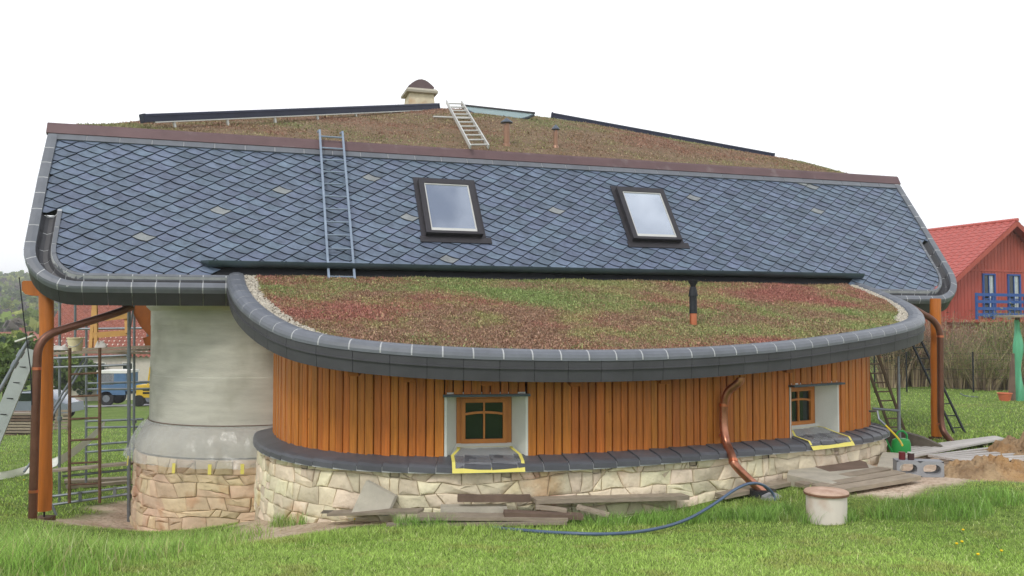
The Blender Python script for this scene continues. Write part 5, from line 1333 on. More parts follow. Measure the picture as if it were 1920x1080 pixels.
def shrub(label, base, h, r, cols, tw, ns, nl, seed, group):
    base = np.asarray(base, float); g = np.random.default_rng(seed); t_ = thing('shrub', label, 'shrub', base, group)
    a = g.uniform(0, 6.283, ns); lean = g.uniform(.1, 1, ns) ** .7 * r; hh = h * g.uniform(.6, 1.05, ns) * (1 - .25 * (lean / r) ** 2); rb = g.uniform(0, .35, ns) * r
    pts = []
    for f in (0, .35, .7, 1.0):
        q = np.stack([base[0] + np.cos(a) * (rb + (lean - rb) * f ** 1.4), base[1] + np.sin(a) * (rb + (lean - rb) * f ** 1.4), base[2] + hh * f], -1) + g.normal(0, .05 * r * f, (ns, 3)); pts.append(q)
    V, Fc, C = [], [], []
    w = .012 + .004 * h; e = np.stack([-np.sin(a * 3.1), np.cos(a * 3.1), np.zeros(ns)], -1)
    for k in range(3):
        w0, w1 = w * (1 - k * .3), w * (1 - (k + 1) * .3); o = len(V) and sum(len(v) for v in V)
        V.append(np.stack([pts[k] - e * w0, pts[k] + e * w0, pts[k + 1] + e * w1, pts[k + 1] - e * w1], 1).reshape(-1, 3)); C.append(np.asarray(tw)[g.integers(0, len(tw), ns)] * g.uniform(.7, 1.3, (ns, 1)))
    V = np.concatenate(V); bulk('stems', V, np.arange(len(V)).reshape(-1, 4), 'twig', np.clip(np.concatenate(C), 0, 1), t_)
    # side twigs with leaves
    i = g.integers(0, ns, nl); f = g.uniform(.25, 1, nl)[:, None]; P = pts[1][i] * (1 - f) + pts[3][i] * f + g.normal(0, .10 * r, (nl, 3)); s = .05 * g.uniform(.5, 1.4, (nl, 1)) * (h / 2.6)
    u_ = g.normal(size=(nl, 3)); v_ = g.normal(size=(nl, 3)); u_ /= np.linalg.norm(u_, axis=1)[:, None]; v_ /= np.linalg.norm(v_, axis=1)[:, None]
    V = np.stack([P - u_ * s, P + v_ * s * .6, P + u_ * s], 1).reshape(-1, 3); c = np.asarray(cols)[g.integers(0, len(cols), nl)] * g.uniform(.6, 1.3, (nl, 1))
    bulk('leaves', V, np.arange(len(V)).reshape(-1, 3), 'leaf', np.clip(c, 0, 1), t_)

# --- wooded hill on the left and behind
hv, hw_ = [], 90
def hill_z(x, y):
    u_ = (x + 330) / 420; v_ = (y - 620) / 260
    return EZ - 9 + 34 * np.exp(-(u_ * u_) * 1.2 - v_ * v_) * (0.9 + .2 * fbm(x, y, .01, 3)) + 10 * np.exp(-((x - 250) / 500) ** 2 - ((y - 1100) / 250) ** 2)
hx, hy = np.meshgrid(np.linspace(-1200, 900, 110), np.linspace(220, 1500, 70)); hz = hill_z(hx, hy) - 1.5
V = np.stack([hx.ravel(), hy.ravel(), hz.ravel()], -1); i_, j_ = np.meshgrid(np.arange(109), np.arange(69)); b0 = (j_ * 110 + i_).ravel()
M['hill'] = mat('hill', lin(96, 104, 74), rough=1, var=.2, vscale=.02); bulk('hill', V, np.stack([b0, b0 + 1, b0 + 111, b0 + 110], -1), 'hill', kind='structure')
nt_ = 2600; g = np.random.default_rng(5); tx = g.uniform(-520, -60, nt_); ty = g.uniform(360, 680, nt_); keep = (tx / ty > -.72) & (tx / ty < -.3); tx, ty = tx[keep], ty[keep]; ty2 = g.uniform(165, 370, 420); tx2 = ty2 * g.uniform(-.64, -.4, 420); tx, ty = np.r_[tx, tx2], np.r_[ty, ty2]; tz = np.maximum(hill_z(tx, ty) - 1.5, ground_arr(tx, ty) - .5)
Vs, Fs, Cs, o = [], [], [], 0
kind = fbm(tx, ty, .012, 2) + g.normal(0, .13, len(tx))
for k in range(len(tx)):
    cols = FRESH if kind[k] > .62 else (GREEN if kind[k] > .5 else (BARE if kind[k] > .3 else DARK)); r = g.uniform(2.6, 4.6); V, Fc, c = leaf_cloud(np.array([tx[k], ty[k], tz[k] + r * 1.3]), np.array([r, r, r * 1.3]), 95, 1.05, cols, seed=k)
    Vs.append(V); Fs.append(Fc + o); Cs.append(c); o += len(V)
bulk('far_wood', np.concatenate(Vs), np.concatenate(Fs), 'leaf', np.concatenate(Cs), kind='stuff', label='mixed spring wood covering the far hillside', category='wood')

# --- trees and hedges below the yard, left
for k, (x, y, D, h, r, cols, lab) in enumerate(((8, 742, 46, 3.4, 1.8, GREEN, 'bushy green tree at the edge of the yard behind the slanting prop'), (40, 705, 62, 3.0, 2.2, DARK, 'dark rounded tree left of the log post'), (100, 690, 85, 4.5, 2.4, FRESH, 'fresh yellow-green tree beyond the road behind the log post'),
        (20, 690, 105, 4.5, 3.0, FRESH, 'pale spring tree beside the small far cottage'), (128, 742, 66, 3.2, 2.2, GREEN, 'low green bush by the road behind the rusty ladder frame'), (172, 742, 72, 3.0, 2.6, DARK, 'dark hedge bush beneath the tiled roof house'), (-25, 735, 50, 4, 2.4, DARK, 'dark tree at the left end of the yard'), (205, 735, 80, 2.6, 2.4, GREEN, 'green bush behind the blue truck'))):
    p = hit_d(x, y, D); p[2] = min(ground(p[0], p[1]), p[2] + 1.0); tree(lab, p, h + max(0, (hit_d(x, y, D)[2] - p[2])), r, cols, 2600, .16 * D / 50, 40 + k)
# --- shrubs along the right-hand fence
TW = [lin(156, 138, 116), lin(140, 122, 106), lin(176, 160, 128)]; OL = [lin(142, 150, 90), lin(164, 160, 104), lin(114, 134, 78), lin(104, 128, 72)]; RD = [lin(160, 126, 112), lin(172, 142, 126), lin(142, 116, 102)]
for k, (x, y, D, h, r, cols, lab) in enumerate(((1672, 722, 34.5, 3.0, 1.5, DARK, 'dark twiggy shrub behind the steel prop'), (1712, 722, 35, 3.3, 1.6, RD, 'reddish brown shrub between prop and right log post'), (1775, 722, 35, 3.2, 1.6, RD, 'reddish twiggy shrub just right of the log post'), (1800, 724, 33.5, 2.2, 1.3, OL, 'low olive shrub at the wire fence'),
        (1825, 722, 36.5, 2.8, 1.7, OL, 'tall olive shrub below the blue balcony railing'), (1862, 722, 36, 3.0, 1.8, OL, 'tall straw-coloured shrub in the middle of the hedge row'), (1893, 722, 37, 3.2, 1.9, OL, 'tallest pale shrub near the green wrapped post'), (1930, 722, 36, 3.3, 1.9, OL, 'broad olive shrub behind the green wrapped post'), (1845, 728, 32.8, 1.9, 1.3, GREEN, 'low green shrub at the foot of the hedge row'), (1885, 728, 32.8, 1.8, 1.3, GREEN, 'small green shrub near the orange pot'))):
    p = hit_d(x, y, D); p[2] = ground(p[0], p[1]) - .05; shrub(lab, p, h, r, cols, TW, 260, 2600, 70 + k, 'shrubs along the garden fence')
for k, x in enumerate((1640, 1700, 1825, 1940)):
    p = hit_d(x, 720, 31.5); p[2] = ground(p[0], p[1]); mb = MB(); mb.tube([p - ZV * .2, p + ZV * 1.5], .03, 8); ft = mb.build('fence_post', 'black_metal'); tag(ft, 'slim dark green steel fence post before the shrubs', 'fence post', 'posts of the wire fence')
pa, pb = hit_d(1640, 720, 31.5), hit_d(1940, 720, 31.5); wf = thing('wire_fence', 'thin wire strands strung along the dark fence posts', 'fence', np.array([pa[0], pa[1], ground(pa[0], pa[1])]))
for hgt in (.15, .5, .85, 1.2, 1.42):
    pts = []
    for f in np.linspace(0, 1, 8): q = pa + (pb - pa) * f; pts.append((q[0], q[1] - .03, ground(q[0], q[1]) + hgt))
    mb = MB(); mb.tube(pts, .006, 4); mb.build('wire', 'black_metal', wf)
# --- wrapped post with little roof, stakes, pot, hose end
p = hit_d(1910, 748, 27.0); p[2] = ground(p[0], p[1]); wpst = thing('wrapped_post', 'green film-wrapped post under a small flat roof at the lawn edge', 'post', p); mb = MB(); rows = []
for k in range(14):
    z = 2.55 * k / 13; r = .13 + .035 * math.sin(k * .9) - .03 * (k / 13); rows.append([p + np.array([r * math.cos(a + k * .16) * (1 + .18 * math.cos(3 * a)), r * math.sin(a + k * .16) * (1 + .18 * math.cos(3 * a)), z]) for a in np.linspace(0, 2 * math.pi, 16, endpoint=False)])
mb.grid(rows, closed=True); mb.build('wrapping', 'wrap', wpst, smooth=True); mb = MB(); mb.box(p + np.array([.35, 0, 2.68]), (.72, 0, .02), (0, .5, 0), (0, 0, .03)); mb.build('roof_board', 'timber_grey', wpst); mb = MB(); mb.bar(p + np.array([.02, 0, 2.5]), p + np.array([.02, 0, 2.66]), .1, .1, (0, 1, 0)); mb.build('post_top', 'timber_brown', wpst)
for k, (dx, h, ln, lab) in enumerate(((-.28, 1.25, .05, 'tall grey stake leaning on the green wrapped post'), (-.36, .95, .12, 'short round stake leaning left of the wrapped post'), (-.2, 1.5, .02, 'wide weathered stake closest to the wrapped post'))):
    a = p + np.array([dx, -.1, 0]); mb = MB(); mb.bar(a - ZV * .05, a + np.array([ln, .05, h]), .07, .06, (0, 1, 0)); tag(mb.build('stake', 'timber_brown'), lab, 'stake', 'stakes beside the wrapped post')
q = p + np.array([-.55, -.2, 0]); q[2] = ground(q[0], q[1]); mb = MB(); mb.lathe([(.001, 0), (.15, 0), (.2, .22), (.22, .225), (.22, .25), (.18, .25), (.14, .03), (.001, .03)], q, 20); tag(mb.build('flower_pot', 'pot', smooth=True), 'orange clay pot standing beside the wrapped post', 'pot')
a = gp_(1818, 745); mb = MB(); mb.tube([a + np.array(v) for v in ((-.25, .1, .12), (-.15, .05, .05), (0, 0, .03), (.22, -.1, .02))], .02, 6); tag(mb.build('pipe_offcut', 'steel', smooth=True), 'curved grey pipe offcut lying on the right lawn', 'pipe')

# ------------------------------------------------------------------ red timber house, right
ap = hit_z(1907, 413, 5.96); rd = np.array([-.37, .93, 0]); rd /= np.linalg.norm(rd); gd = np.array([rd[1], -rd[0], 0])     # ridge direction, gable direction
rh = thing('red_house', 'red board-clad house with red pantile roof and blue windows', 'house', np.array([ap[0], ap[1], EZ - 2.2])); HWd, rise, LEN, ov = 6.6, 4.6, 13.0, .7
def RH(x, d, z): return ap + gd * x + rd * d + ZV * (z - (ap[2] - EZ) ) if False else np.array([*(ap + gd * x + rd * d)[:2], EZ + z])
zr_, slope = 5.96, rise / HWd
mb = MB(); we = HWd - .75; ze = zr_ - .25 - slope * we
mb.prism([RH(-we, ov, -2.6), RH(we, ov, -2.6), RH(we, ov, ze), RH(0, ov, zr_ - .25), RH(-we, ov, ze)], rd * (LEN - 2 * ov)); rw = mb.build('wall', 'red_paint', rh)
nbd = 42
for k in range(nbd):                                # upright boards of the gable
    x = -we + 2 * we * (k + .5) / nbd; zt = zr_ - .25 - slope * abs(x); mb = MB(); mb.box((RH(x, ov - .012, -.1) + RH(x, ov - .012, zt)) / 2, gd * (we / nbd - .012), rd * .012, ZV * (zt + .1) / 2); mb.build('gable_board', 'red_paint', rw)
mb = MB(); mb.box(RH(0, ov - .04, 2.95), gd * we * .6, rd * .02, ZV * .05); mb.build('gable_band', 'red_paint', rw)
for sg in (-1, 1):                                  # pantiled slopes: waves across, steps down the courses
    mb = MB(); nx_, ns_ = 96, 22; rows = []
    for j in range(ns_):
        for e in (0, 1):
            f = (j + e * .999) / ns_; row = []
            for i in range(nx_ + 1):
                d = LEN * i / nx_; w = .035 * math.sin(i * math.pi / 2 * 1.0); off = .05 * (1 - e) * 0 + .045 * e
                row.append(RH(sg * HWd * f, d, zr_ - rise * f + w + off))
            rows.append(row)
    mb.grid(rows); mb.build('tiled_slope', 'red_tile', rh, smooth=False)
    mb = MB(); mb.prism([RH(sg * .0, -.02, zr_ - .02), RH(sg * HWd, -.02, zr_ - rise - .02), RH(sg * HWd, -.02, zr_ - rise - .32), RH(sg * .0, -.02, zr_ - .34)], rd * .06); mb.build('verge_board', 'red_paint', rh)
    mb = MB(); mb.prism([RH(0, .05, zr_ - .06), RH(sg * HWd, .05, zr_ - rise - .06), RH(sg * HWd, LEN, zr_ - rise - .06), RH(0, LEN, zr_ - .06)], (0, 0, -.06)); mb.build('roof_deck', 'red_paint', rh)
mb = MB(); mb.tube([RH(0, -.05, zr_ + .03), RH(0, LEN, zr_ + .03)], .11, 8); mb.build('ridge_tiles', 'red_tile', rh)
mb = MB(); mb.box(RH(-3.0, 5.2, 3.35), gd * .5, rd * .9, ZV * .1); mb.build('roof_vent', 'red_tile', rh)
def blue_window(x, z0, z1, w):
    mb = MB()
    for dx in (-w / 2, w / 2): mb.box(RH(x + dx, ov - .06, (z0 + z1) / 2), gd * .05, rd * .05, ZV * (z1 - z0) / 2)
    for z in (z0, z1): mb.box(RH(x, ov - .06, z), gd * (w / 2 + .05), rd * .05, ZV * .05)
    wd = mb.build('window', 'blue_paint', rh); mb = MB(); mb.box(RH(x, ov - .055, (z0 + z1) / 2), gd * .025, rd * .03, ZV * ((z1 - z0) / 2 - .05)); mb.box(RH(x, ov - .055, z0 + (z1 - z0) * .42), gd * (w / 2 - .05), rd * .028, ZV * .025); mb.build('glazing_bar', 'blue_paint', wd)
    mb = MB(); mb.box(RH(x, ov - .035, (z0 + z1) / 2), gd * (w / 2 - .04), rd * .004, ZV * ((z1 - z0) / 2 - .04)); mb.build('pane', 'glass_green', wd)
    mb = MB(); mb.grid([[RH(x + w * (.02 + .35 * k / 8), ov - .044 + .012 * math.sin(k * 2), z) for k in range(9)] for z in (z0 + .5, z0 + 1.2, z1 - .08)]); mb.build('curtain', 'curtain', wd)
blue_window(-1.65, .2, 2.72, .95); blue_window(.45, .2, 2.72, 1.0)
rl = MB(); mb = MB(); mb.box(RH(0, -.4, -.05), gd * 5.2, rd * 1.1, ZV * .08); bal = mb.build('balcony', 'red_paint', rh)
for z in (1.42, 1.03, .64, .30): mb = MB(); mb.box(RH(0, -1.42, z), gd * 5.2, rd * .025, ZV * .085); mb.build('rail', 'blue_paint', bal)
for x in np.arange(-5.1, 5.2, 1.27): mb = MB(); mb.box(RH(x, -1.36, .7), gd * .06, rd * .05, ZV * .82); mb.build('railing_post', 'blue_paint', bal)

# ------------------------------------------------------------------ down in the village, left
def cottage(label, x, y, D, w, d, hw2, hr, ang, roof_m, wall_m, tiles=False):
    c = hit_d(x, y, D); c[2] = min(ground(c[0], c[1]), c[2]); a = np.array([math.cos(ang), math.sin(ang), 0]); b = np.array([-a[1], a[0], 0]); top = hit_d(x, y, D)[2]
    t_ = thing('cottage', label, 'house', c); P = lambda u_, v_, z: np.array([*(c + a * u_ + b * v_)[:2], z])
    mb = MB(); mb.prism([P(-w / 2, -d / 2, c[2] - .5), P(-w / 2, d / 2, c[2] - .5), P(-w / 2, d / 2, top + hw2), P(-w / 2, 0, top + hw2 + hr - .15), P(-w / 2, -d / 2, top + hw2)], a * w); mb.build('wall', wall_m, t_)
    for sg in (-1, 1):
        mb = MB(); nc = 16 if tiles else 4; ni = 90 if tiles else 4; rows = []
        for j in range(nc):
            for e in (0, .999):
                f = (j + e) / nc; rows.append([P(-w / 2 - .4 + (w + .8) * i / ni, sg * (d / 2 + .4) * f, top + hw2 + hr - (hr + .4 * hr / (d / 2)) * f + (.12 * (e > 0) + .09 * math.sin(i * math.pi / 2) if tiles else 0)) for i in range(ni + 1)])
        mb.grid(rows); mb.build('roof_slope', roof_m, t_)
    for u_ in (-w * .28, w * .05, w * .3):
        mb = MB(); mb.box(P(u_, -d / 2 - .02, top + hw2 - 1.3), a * .45, b * .03, ZV * .55); wn2 = mb.build('window', 'plastic_white', t_); mb = MB(); mb.box(P(u_, -d / 2 - .055, top + hw2 - 1.3), a * .37, b * .008, ZV * .47); mb.build('pane', 'glass_green', wn2)
    mb = MB(); mb.box(P(w * .22, .3, top + hw2 + hr + .1), a * .3, b * .3, ZV * .6); mb.build('chimney', roof_m, t_)
cottage('house with a broad orange pantile roof behind the scaffold', 222, 646, 76, 9.0, 9.5, -.6, 4.3, .05, 'orange_tile', 'house_wall', True)
cottage('small far cottage with red roof left of the log post', 28, 652, 150, 7, 6, .2, 2.6, 1.2, 'orange_tile', 'house_wall')
cottage('small pale far house with dull red roof just right of the log post', 118, 655, 140, 8, 7, .1, 2.4, .2, 'orange_tile', 'house_wall')
# --- road
ra, rb_ = hit_d(60, 762, 58), hit_d(420, 762, 58); rows = []
for f in np.linspace(0, 1, 30):
    q = ra + (rb_ - ra) * f; rows.append([(q[0], q[1] + dy, ground(q[0], q[1] + dy) + .05) for dy in (-2.2, -.8, .8, 2.2)])
mb = MB(); mb.grid(rows); mb.build('road', 'road', kind='structure')
# --- truck with driver
tq = hit_d(221, 752, 60); tq[2] = ground(tq[0], tq[1]) + .05; tk = thing('truck', 'blue flatbed truck with white cab roof parked on the far road', 'truck', tq); tX, tY = np.array([1., 0, 0]), np.array([0, 1., 0]); T = lambda x, y, z: tq + np.array([x, y, z])
mb = MB()
for (x0, x1, z0, z1) in ((-1.0, .95, .75, 1.45), (-1.0, -.88, 1.45, 2.25), (.15, .95, 1.45, 2.25)): mb.box(T((x0 + x1) / 2, 0, (z0 + z1) / 2), tX * (x1 - x0) / 2, tY * 1.0, ZV * (z1 - z0) / 2)
mb.build('cab', 'truck_blue', tk); mb = MB(); mb.box(T(0, 0, 2.33), tX * 1.05, tY * 1.02, ZV * .09); mb.build('cab_roof', 'plastic_white', tk)
mb = MB(); mb.box(T(-.37, -.97, 1.85), tX * .5, tY * .008, ZV * .38); mb.build('side_window', 'film_clear', tk); mb = MB(); mb.box(T(3.0, 0, .95), tX * 2.0, tY * 1.0, ZV * .1); mb.build('bed', 'black_metal', tk); mb = MB(); mb.box(T(3.0, -1.0, 1.3), tX * 2.0, tY * .03, ZV * .28); mb.build('drop_side', 'truck_blue', tk)
for x in (-.35, 2.6, 3.9):
    for y in (-.85, .85): mb = MB(); mb.tube([T(x, y - .15, .5), T(x, y + .15, .5)], .5, 20); wh = mb.build('wheel', 'tyre', tk); mb = MB(); mb.tube([T(x, y - .16 if y < 0 else y + .14, .5), T(x, y - .14 if y < 0 else y + .16, .5)], .25, 14); mb.build('rim', 'steel', wh)
for y in (-.7, .7): mb = MB(); mb.tube([T(-1.02, y, .95), T(-1.06, y, .95)], .12, 12); mb.build('headlight', 'alu', tk)
# the person in the cab, arm on the sill
pe = thing('person', 'person in dark blue shirt sitting in the truck cab with an arm on the sill', 'person', T(-.3, -.45, 1.0))
def skin_body(name, joints, edges, m, parent):
    me = bpy.data.meshes.new(name); me.from_pydata([tuple(j[0]) for j in joints], edges, []); o = link(name, me, m, parent); md = o.modifiers.new('skin', 'SKIN')
    for v, j in zip(me.skin_vertices[0].data, joints): v.radius = (j[1], j[1])
    me.skin_vertices[0].data[0].use_root = True; s_ = o.modifiers.new('sub', 'SUBSURF'); s_.levels = s_.render_levels = 2; return o
J = [(T(-.3, -.45, 1.08), .15), (T(-.3, -.45, 1.35), .15), (T(-.3, -.47, 1.58), .16), (T(-.3, -.48, 1.72), .06), (T(-.3, -.49, 1.80), .055), (T(-.3, -.50, 1.90), .10), (T(-.3, -.50, 2.0), .085), (T(-.50, -.5, 1.62), .06), (T(-.56, -.75, 1.47), .048), (T(-.3, -.93, 1.50), .036), (T(-.1, -.5, 1.62), .06), (T(-.02, -.72, 1.46), .048), (T(-.2, -.93, 1.5), .036), (T(-.42, -.6, 1.05), .085), (T(-.66, -.62, 1.05), .065), (T(-.66, -.62, .8), .05), (T(-.18, -.6, 1.05), .085), (T(-.5, -.45, 1.05), .065), (T(-.5, -.45, .8), .05)]
skin_body('body', J, [(0, 1), (1, 2), (2, 3), (3, 4), (4, 5), (5, 6), (2, 7), (7, 8), (8, 9), (2, 10), (10, 11), (11, 12), (0, 13), (13, 14), (14, 15), (0, 16), (16, 17), (17, 18)], 'denim', pe)
mb = MB(); mb.lathe([(.001, -.12), (.06, -.1), (.085, -.02), (.09, .04), (.07, .1), (.001, .12)], T(-.3, -.51, 1.93), 14); hd = mb.build('face', 'skin', pe, smooth=True); mb = MB(); mb.lathe([(.094, .03), (.092, .07), (.07, .115), (.001, .135)], T(-.3, -.5, 1.93), 14); mb.build('hair', 'bark', pe, smooth=True)
# --- yellow loader half hidden by the tower
lq = hit_d(274, 757, 56); lq[2] = ground(lq[0], lq[1]) + .05; ld = thing('loader', 'yellow compact loader half hidden behind the plastered tower', 'loader', lq); Lq = lambda x, y, z: lq + np.array([x, y, z])
mb = MB(); mb.box(Lq(.1, 0, .95), (.5, 0, 0), (0, .6, 0), (0, 0, .4)); mb.build('body', 'yellow_paint', ld); mb = MB(); mb.bar(Lq(.3, -.5, 1.3), Lq(.45, -.5, 2.5), .08, .08, (0, 1, 0)); mb.bar(Lq(.42, -.5, 2.5), Lq(1.3, -.5, 2.5), .08, .08); mb.build('roll_bar', 'yellow_paint', ld)
for x in (-.2, .9): mb = MB(); mb.tube([Lq(x, -.75, .36), Lq(x, -.45, .36)], .36, 18); mb.build('wheel', 'tyre', ld)
for z in (.85, 1.05): mb = MB(); mb.box(Lq(.25, -.605, z), (.22, 0, 0), (0, .012, 0), (0, 0, .06)); mb.build('grille', 'dark', ld)
# --- parked car and timber stacks at the left edge of the yard
cq = hit_d(62, 790, 42); cq[2] = ground(cq[0], cq[1]); cr = thing('parked_car', 'silver car parked behind the timber stacks left of the log post', 'car', cq); rows = []
for y in (-.8, -.72, .72, .8):
    rows.append([cq + np.array([x, y, z * (.97 if abs(y) > .75 else 1)]) for x, z in ((-2, .35), (-2.05, .6), (-1.9, .8), (-1.0, .92), (-.4, 1.4), (.9, 1.42), (1.7, .95), (2.05, .85), (2.1, .4))])
mb = MB(); mb.grid(rows); mb.add(rows[0], [tuple(range(9))]).add(rows[-1], [tuple(reversed(range(9)))]); mb.build('body', 'car_paint', cr, smooth=True)
mb = MB(); mb.prism([cq + np.array(v) for v in ((-.75, -.82, .97), (-.33, -.82, 1.33), (.85, -.82, 1.35), (1.4, -.82, .98))], (0, .015, 0)); mb.build('side_window', 'glass_green', cr); mb = MB(); mb.prism([cq + np.array(v) for v in ((-1.0, -.65, .94), (-.42, -.62, 1.385), (-.42, .62, 1.385), (-1.0, .65, .94))], (-.015, 0, .015)); mb.build('windscreen', 'glass_green', cr)
for x in (-1.3, 1.3):
    for y in (-.78, .78): mb = MB(); mb.tube([cq + np.array([x, y - .09, .31]), cq + np.array([x, y + .09, .31])], .31, 18); mb.build('wheel', 'tyre', cr)
def stack(label, x, y, D, n, L_, seed):
    p = hit_d(x, y, D); p[2] = ground(p[0], p[1]); t_ = thing('timber_stack', label, 'timber stack', p); g = random.Random(seed)
    for k in range(n):
        lay, c = divmod(k, 4); q = p + np.array([g.uniform(-.1, .1), (c - 1.5) * .22, .06 + lay * .1]); mb = MB(); mb.bar(q - np.array([L_ / 2, 0, 0]), q + np.array([L_ / 2, g.uniform(-.05, .05), 0]), .18, .07); mb.build('board', 'timber_grey' if g.random() < .7 else 'timber_brown', t_)
stack('stack of weathered boards at the far left of the lawn', 38, 800, 30, 32, 1.3, 1); stack('loose stack of pale boards by the parked car', 64, 790, 31, 16, .9, 2)
for k, x in enumerate((55, 112)):
    p = hit_d(x, 797 - k * 8, 30 + 3 * k); p[2] = ground(p[0], p[1]); plt = thing('pallet', ('grey pallet leaning on the left timber stack', 'grey pallet standing behind the steel scaffold pole')[k], 'pallet', p, 'pallets at the lawn edge')
    for j in range(6): mb = MB(); f = j / 5; mb.bar(p + np.array([-.25 + f * .1, 0, .1 + f * .65]), p + np.array([.3 + f * .1, .0, .1 + f * .65]), .09, .025, (0, 1, 0)); mb.build('slat', 'timber_grey', plt)
    for e in (-.2, .28): mb = MB(); mb.bar(p + np.array([e, .05, -.02]), p + np.array([e + .11, .05, .82]), .08, .05, (0, 1, 0)); mb.build('bearer', 'timber_grey', plt)

# ------------------------------------------------------------------ grass
def blades(name, x, y, h, w, lean, cols):
    n = len(x); z = ground_arr(x, y); P = np.stack([x, y, z - .01], -1); a = rng.uniform(0, 6.283, n); e = np.stack([np.cos(a), np.sin(a), np.zeros(n)], -1); b = rng.uniform(0, 6.283, n); ld_ = np.stack([np.cos(b), np.sin(b), np.zeros(n)], -1) * (lean * rng.uniform(.2, 1.2, n) * h)[:, None]
    m_ = P + ld_ * .35 + np.array([0, 0, 1]) * (h * .6)[:, None]; t_ = P + ld_ + np.array([0, 0, 1]) * h[:, None]; w = w[:, None]
    V = np.stack([P - e * w, P + e * w, m_ + e * w * .7, m_ - e * w * .7, t_], 1).reshape(-1, 3); i = np.arange(n) * 5
    Fq = np.concatenate([np.stack([i, i + 1, i + 2], -1), np.stack([i, i + 2, i + 3], -1), np.stack([i + 3, i + 2, i + 4], -1)]); return bulk(name, V, Fq, 'grass', np.clip(np.concatenate([cols, cols, cols * 1.1]), 0, 1), kind='stuff')
def not_house(x, y):
    t_ = (x - A[0]) * U[0] + (y - A[1]) * U[1]; n_ = (x - A[0]) * Nh[0] + (y - A[1]) * Nh[1]; pl = [WALL.at(a) + wall_n(a) * .3 for a in np.linspace(.3, WALL.L - .3, 60)]
    return ~inside_poly(t_, n_, [tuple(q) for q in pl]) & (np.hypot(x - TC[0], y - TC[1]) > 2.2) & ~((t_ > 0) & (t_ < 11) & (n_ > -1))
def grass_cols(x, y, n):
    f = fbm(x, y, .8, 2.0); f2 = fbm(x, y, 3.0, 6.0); c = np.array(lin(152, 188, 84))[None] * (1 - f[:, None]) + np.array(lin(186, 210, 116))[None] * f[:, None]; dry = smooth(.58, .72, f2)[:, None] * .5; c = c * (1 - dry) + np.array(lin(176, 170, 104))[None] * dry; c = c * (.72 + .5 * fbm(x, y, .45, 21))[:, None]; fl = (rng.uniform(0, 1, n) < .05)[:, None]; c = np.where(fl, np.array(lin(214, 216, 160))[None], c); return c * rng.uniform(.42, 1.35, (n, 1))
def scatter(n, x0, x1, y0, y1, p=1.0):
    y = (rng.uniform(y1 ** (1 - p), y0 ** (1 - p), n)) ** (1 / (1 - p)) if p != 1 else y0 * (y1 / y0) ** rng.uniform(0, 1, n); x = rng.uniform(-.66, .66, n) * y; return x, y
x, y = scatter(330000, 0, 0, 5.0, 13.0, 1.8); k = not_house(x, y) & (dirt_arr(x, y) < rng.uniform(.1, .7, len(x))); x, y = x[k], y[k]
tw_ = (x - A[0]) * U[0] + (y - A[1]) * U[1]; nw_ = (x - A[0]) * Nh[0] + (y - A[1]) * Nh[1]; edge = np.clip(1 - np.abs(nw_ + 4.6) / .55, 0, 1) * (tw_ > 0) * (tw_ < 11) * fbm(x, y, 1.8, 8)
blades('lawn_grass', x, y, rng.uniform(.016, .045, len(x)) * (1 + 3.2 * edge), rng.uniform(.0022, .0042, len(x)), np.full(len(x), .9), grass_cols(x, y, len(x)))
x, y = scatter(90000, 0, 0, 13, 36, 1.5); k = not_house(x, y) & (dirt_arr(x, y) < .4) & ((x > 5) | (x < -6)); x, y = x[k], y[k]; blades('far_lawn_grass', x, y, rng.uniform(.03, .075, len(x)), rng.uniform(.006, .011, len(x)), np.full(len(x), .8), grass_cols(x, y, len(x)))
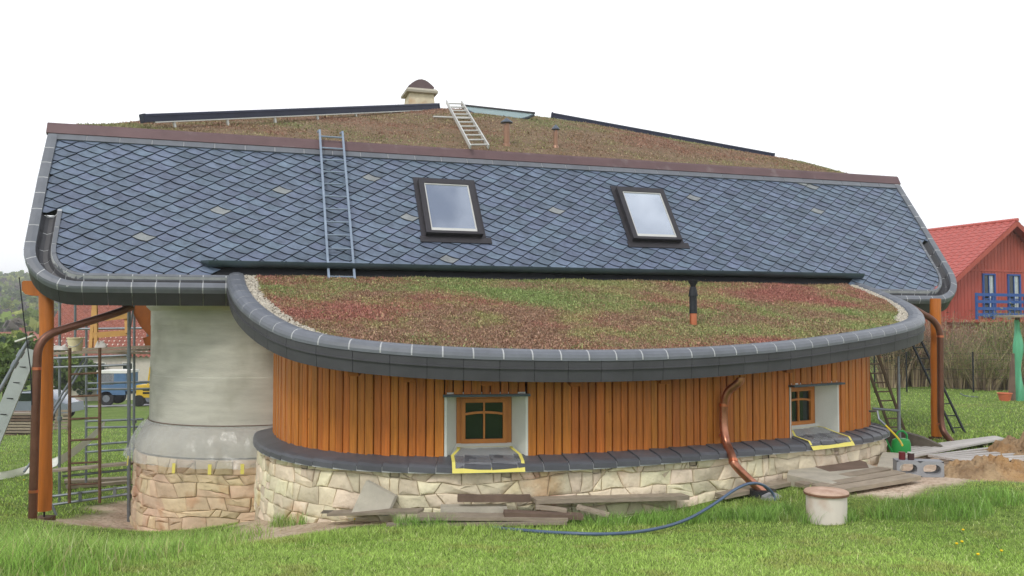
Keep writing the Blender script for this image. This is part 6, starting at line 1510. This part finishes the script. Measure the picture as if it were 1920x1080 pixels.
# long grass on the bank before the tower, and round the well and boards
x = rng.uniform(-7.5, -2.6, 60000); y = rng.uniform(5.2, 10.6, 60000); k = (rng.uniform(0, 1, 60000) < smooth(.25, .6, fbm(x, y, 1.0, 12)) * smooth(-2.6, -4.2, x) + .15 * smooth(-2.6, -4, x)) & (x / y > -.68); x, y = x[k], y[k]
c = grass_cols(x, y, len(x)); dry = (rng.uniform(0, 1, len(x)) < .10)[:, None]; c = np.where(dry, np.array(lin(206, 196, 146))[None] * rng.uniform(.7, 1.1, (len(x), 1)), c * np.array([.85, .95, .9])); blades('long_bank_grass', x, y, rng.uniform(.07, .22, len(x)) * (.4 + fbm(x, y, .9, 14)) * (1 + 1.5 * smooth(8.4, 6.4, y) * smooth(-3.0, -4.2, x)), rng.uniform(.002, .004, len(x)), np.full(len(x), .75), c)
xs, ys = [], []
for cx, cy, r, n in ((pw[0], pw[1], .34, 900), (pw[0] - .3, pw[1] + .3, .5, 900), (-1.0, 9.75, .35, 700), (.9, 10.15, .5, 1300), (2.0, 10.2, .6, 1500), (2.9, 10.0, .5, 1200), (4.6, 9.5, .7, 1800), (5.4, 9.9, .5, 900), (-2.6, 11.0, .5, 900)):
    a = rng.uniform(0, 6.283, n); rr_ = r * np.sqrt(rng.uniform(.1, 1, n)); xs.append(cx + rr_ * np.cos(a)); ys.append(cy + rr_ * np.sin(a) * .6)
x, y = np.concatenate(xs), np.concatenate(ys); k = not_house(x, y) & (np.hypot(x - pw[0], y - pw[1]) > .22); x, y = x[k], y[k]; blades('tall_grass_tufts', x, y, rng.uniform(.07, .19, len(x)), rng.uniform(.002, .004, len(x)), np.full(len(x), .6), grass_cols(x, y, len(x)) * np.array([.7, .85, .8]))
for k, (px_, py_) in enumerate(((731, 972), (684, 968), (665, 982), (1806, 1004), (1804, 1027), (1794, 1031), (1834, 1052), (1878, 1045), (1427, 922), (60, 945), (45, 905))):
    p = gp_(px_, py_); df = thing('dandelion', 'small yellow dandelion flower in the grass', 'flower', p, 'dandelions in the lawn'); mb = MB(); mb.tube([p, p + ZV * .05], .0025, 5); mb.build('stalk', 'stem', df); mb = MB(); mb.lathe([(.001, .045), (.010, .05), (.014, .058), (.009, .064), (.001, .066)], p, 9); mb.build('flower_head', 'yellow_flower', df, smooth=True)

# ------------------------------------------------------------------ the air
hz_ = MB(); hz_.box((-150, 745, EZ + 16), (1100, 0, 0), (0, 800, 0), (0, 0, 36)); hzo = hz_.build('haze', None, kind='stuff')
hm = bpy.data.materials.new('haze'); hm.use_nodes = True; hm.node_tree.nodes.clear()
ho = hm.node_tree.nodes.new('ShaderNodeOutputMaterial'); hp_ = hm.node_tree.nodes.new('ShaderNodeVolumePrincipled')
hp_.inputs['Color'].default_value = (.95, .97, 1, 1); hp_.inputs['Density'].default_value = 0.0007
hm.node_tree.links.new(hp_.outputs['Volume'], ho.inputs['Volume']); hzo.data.materials.append(hm)
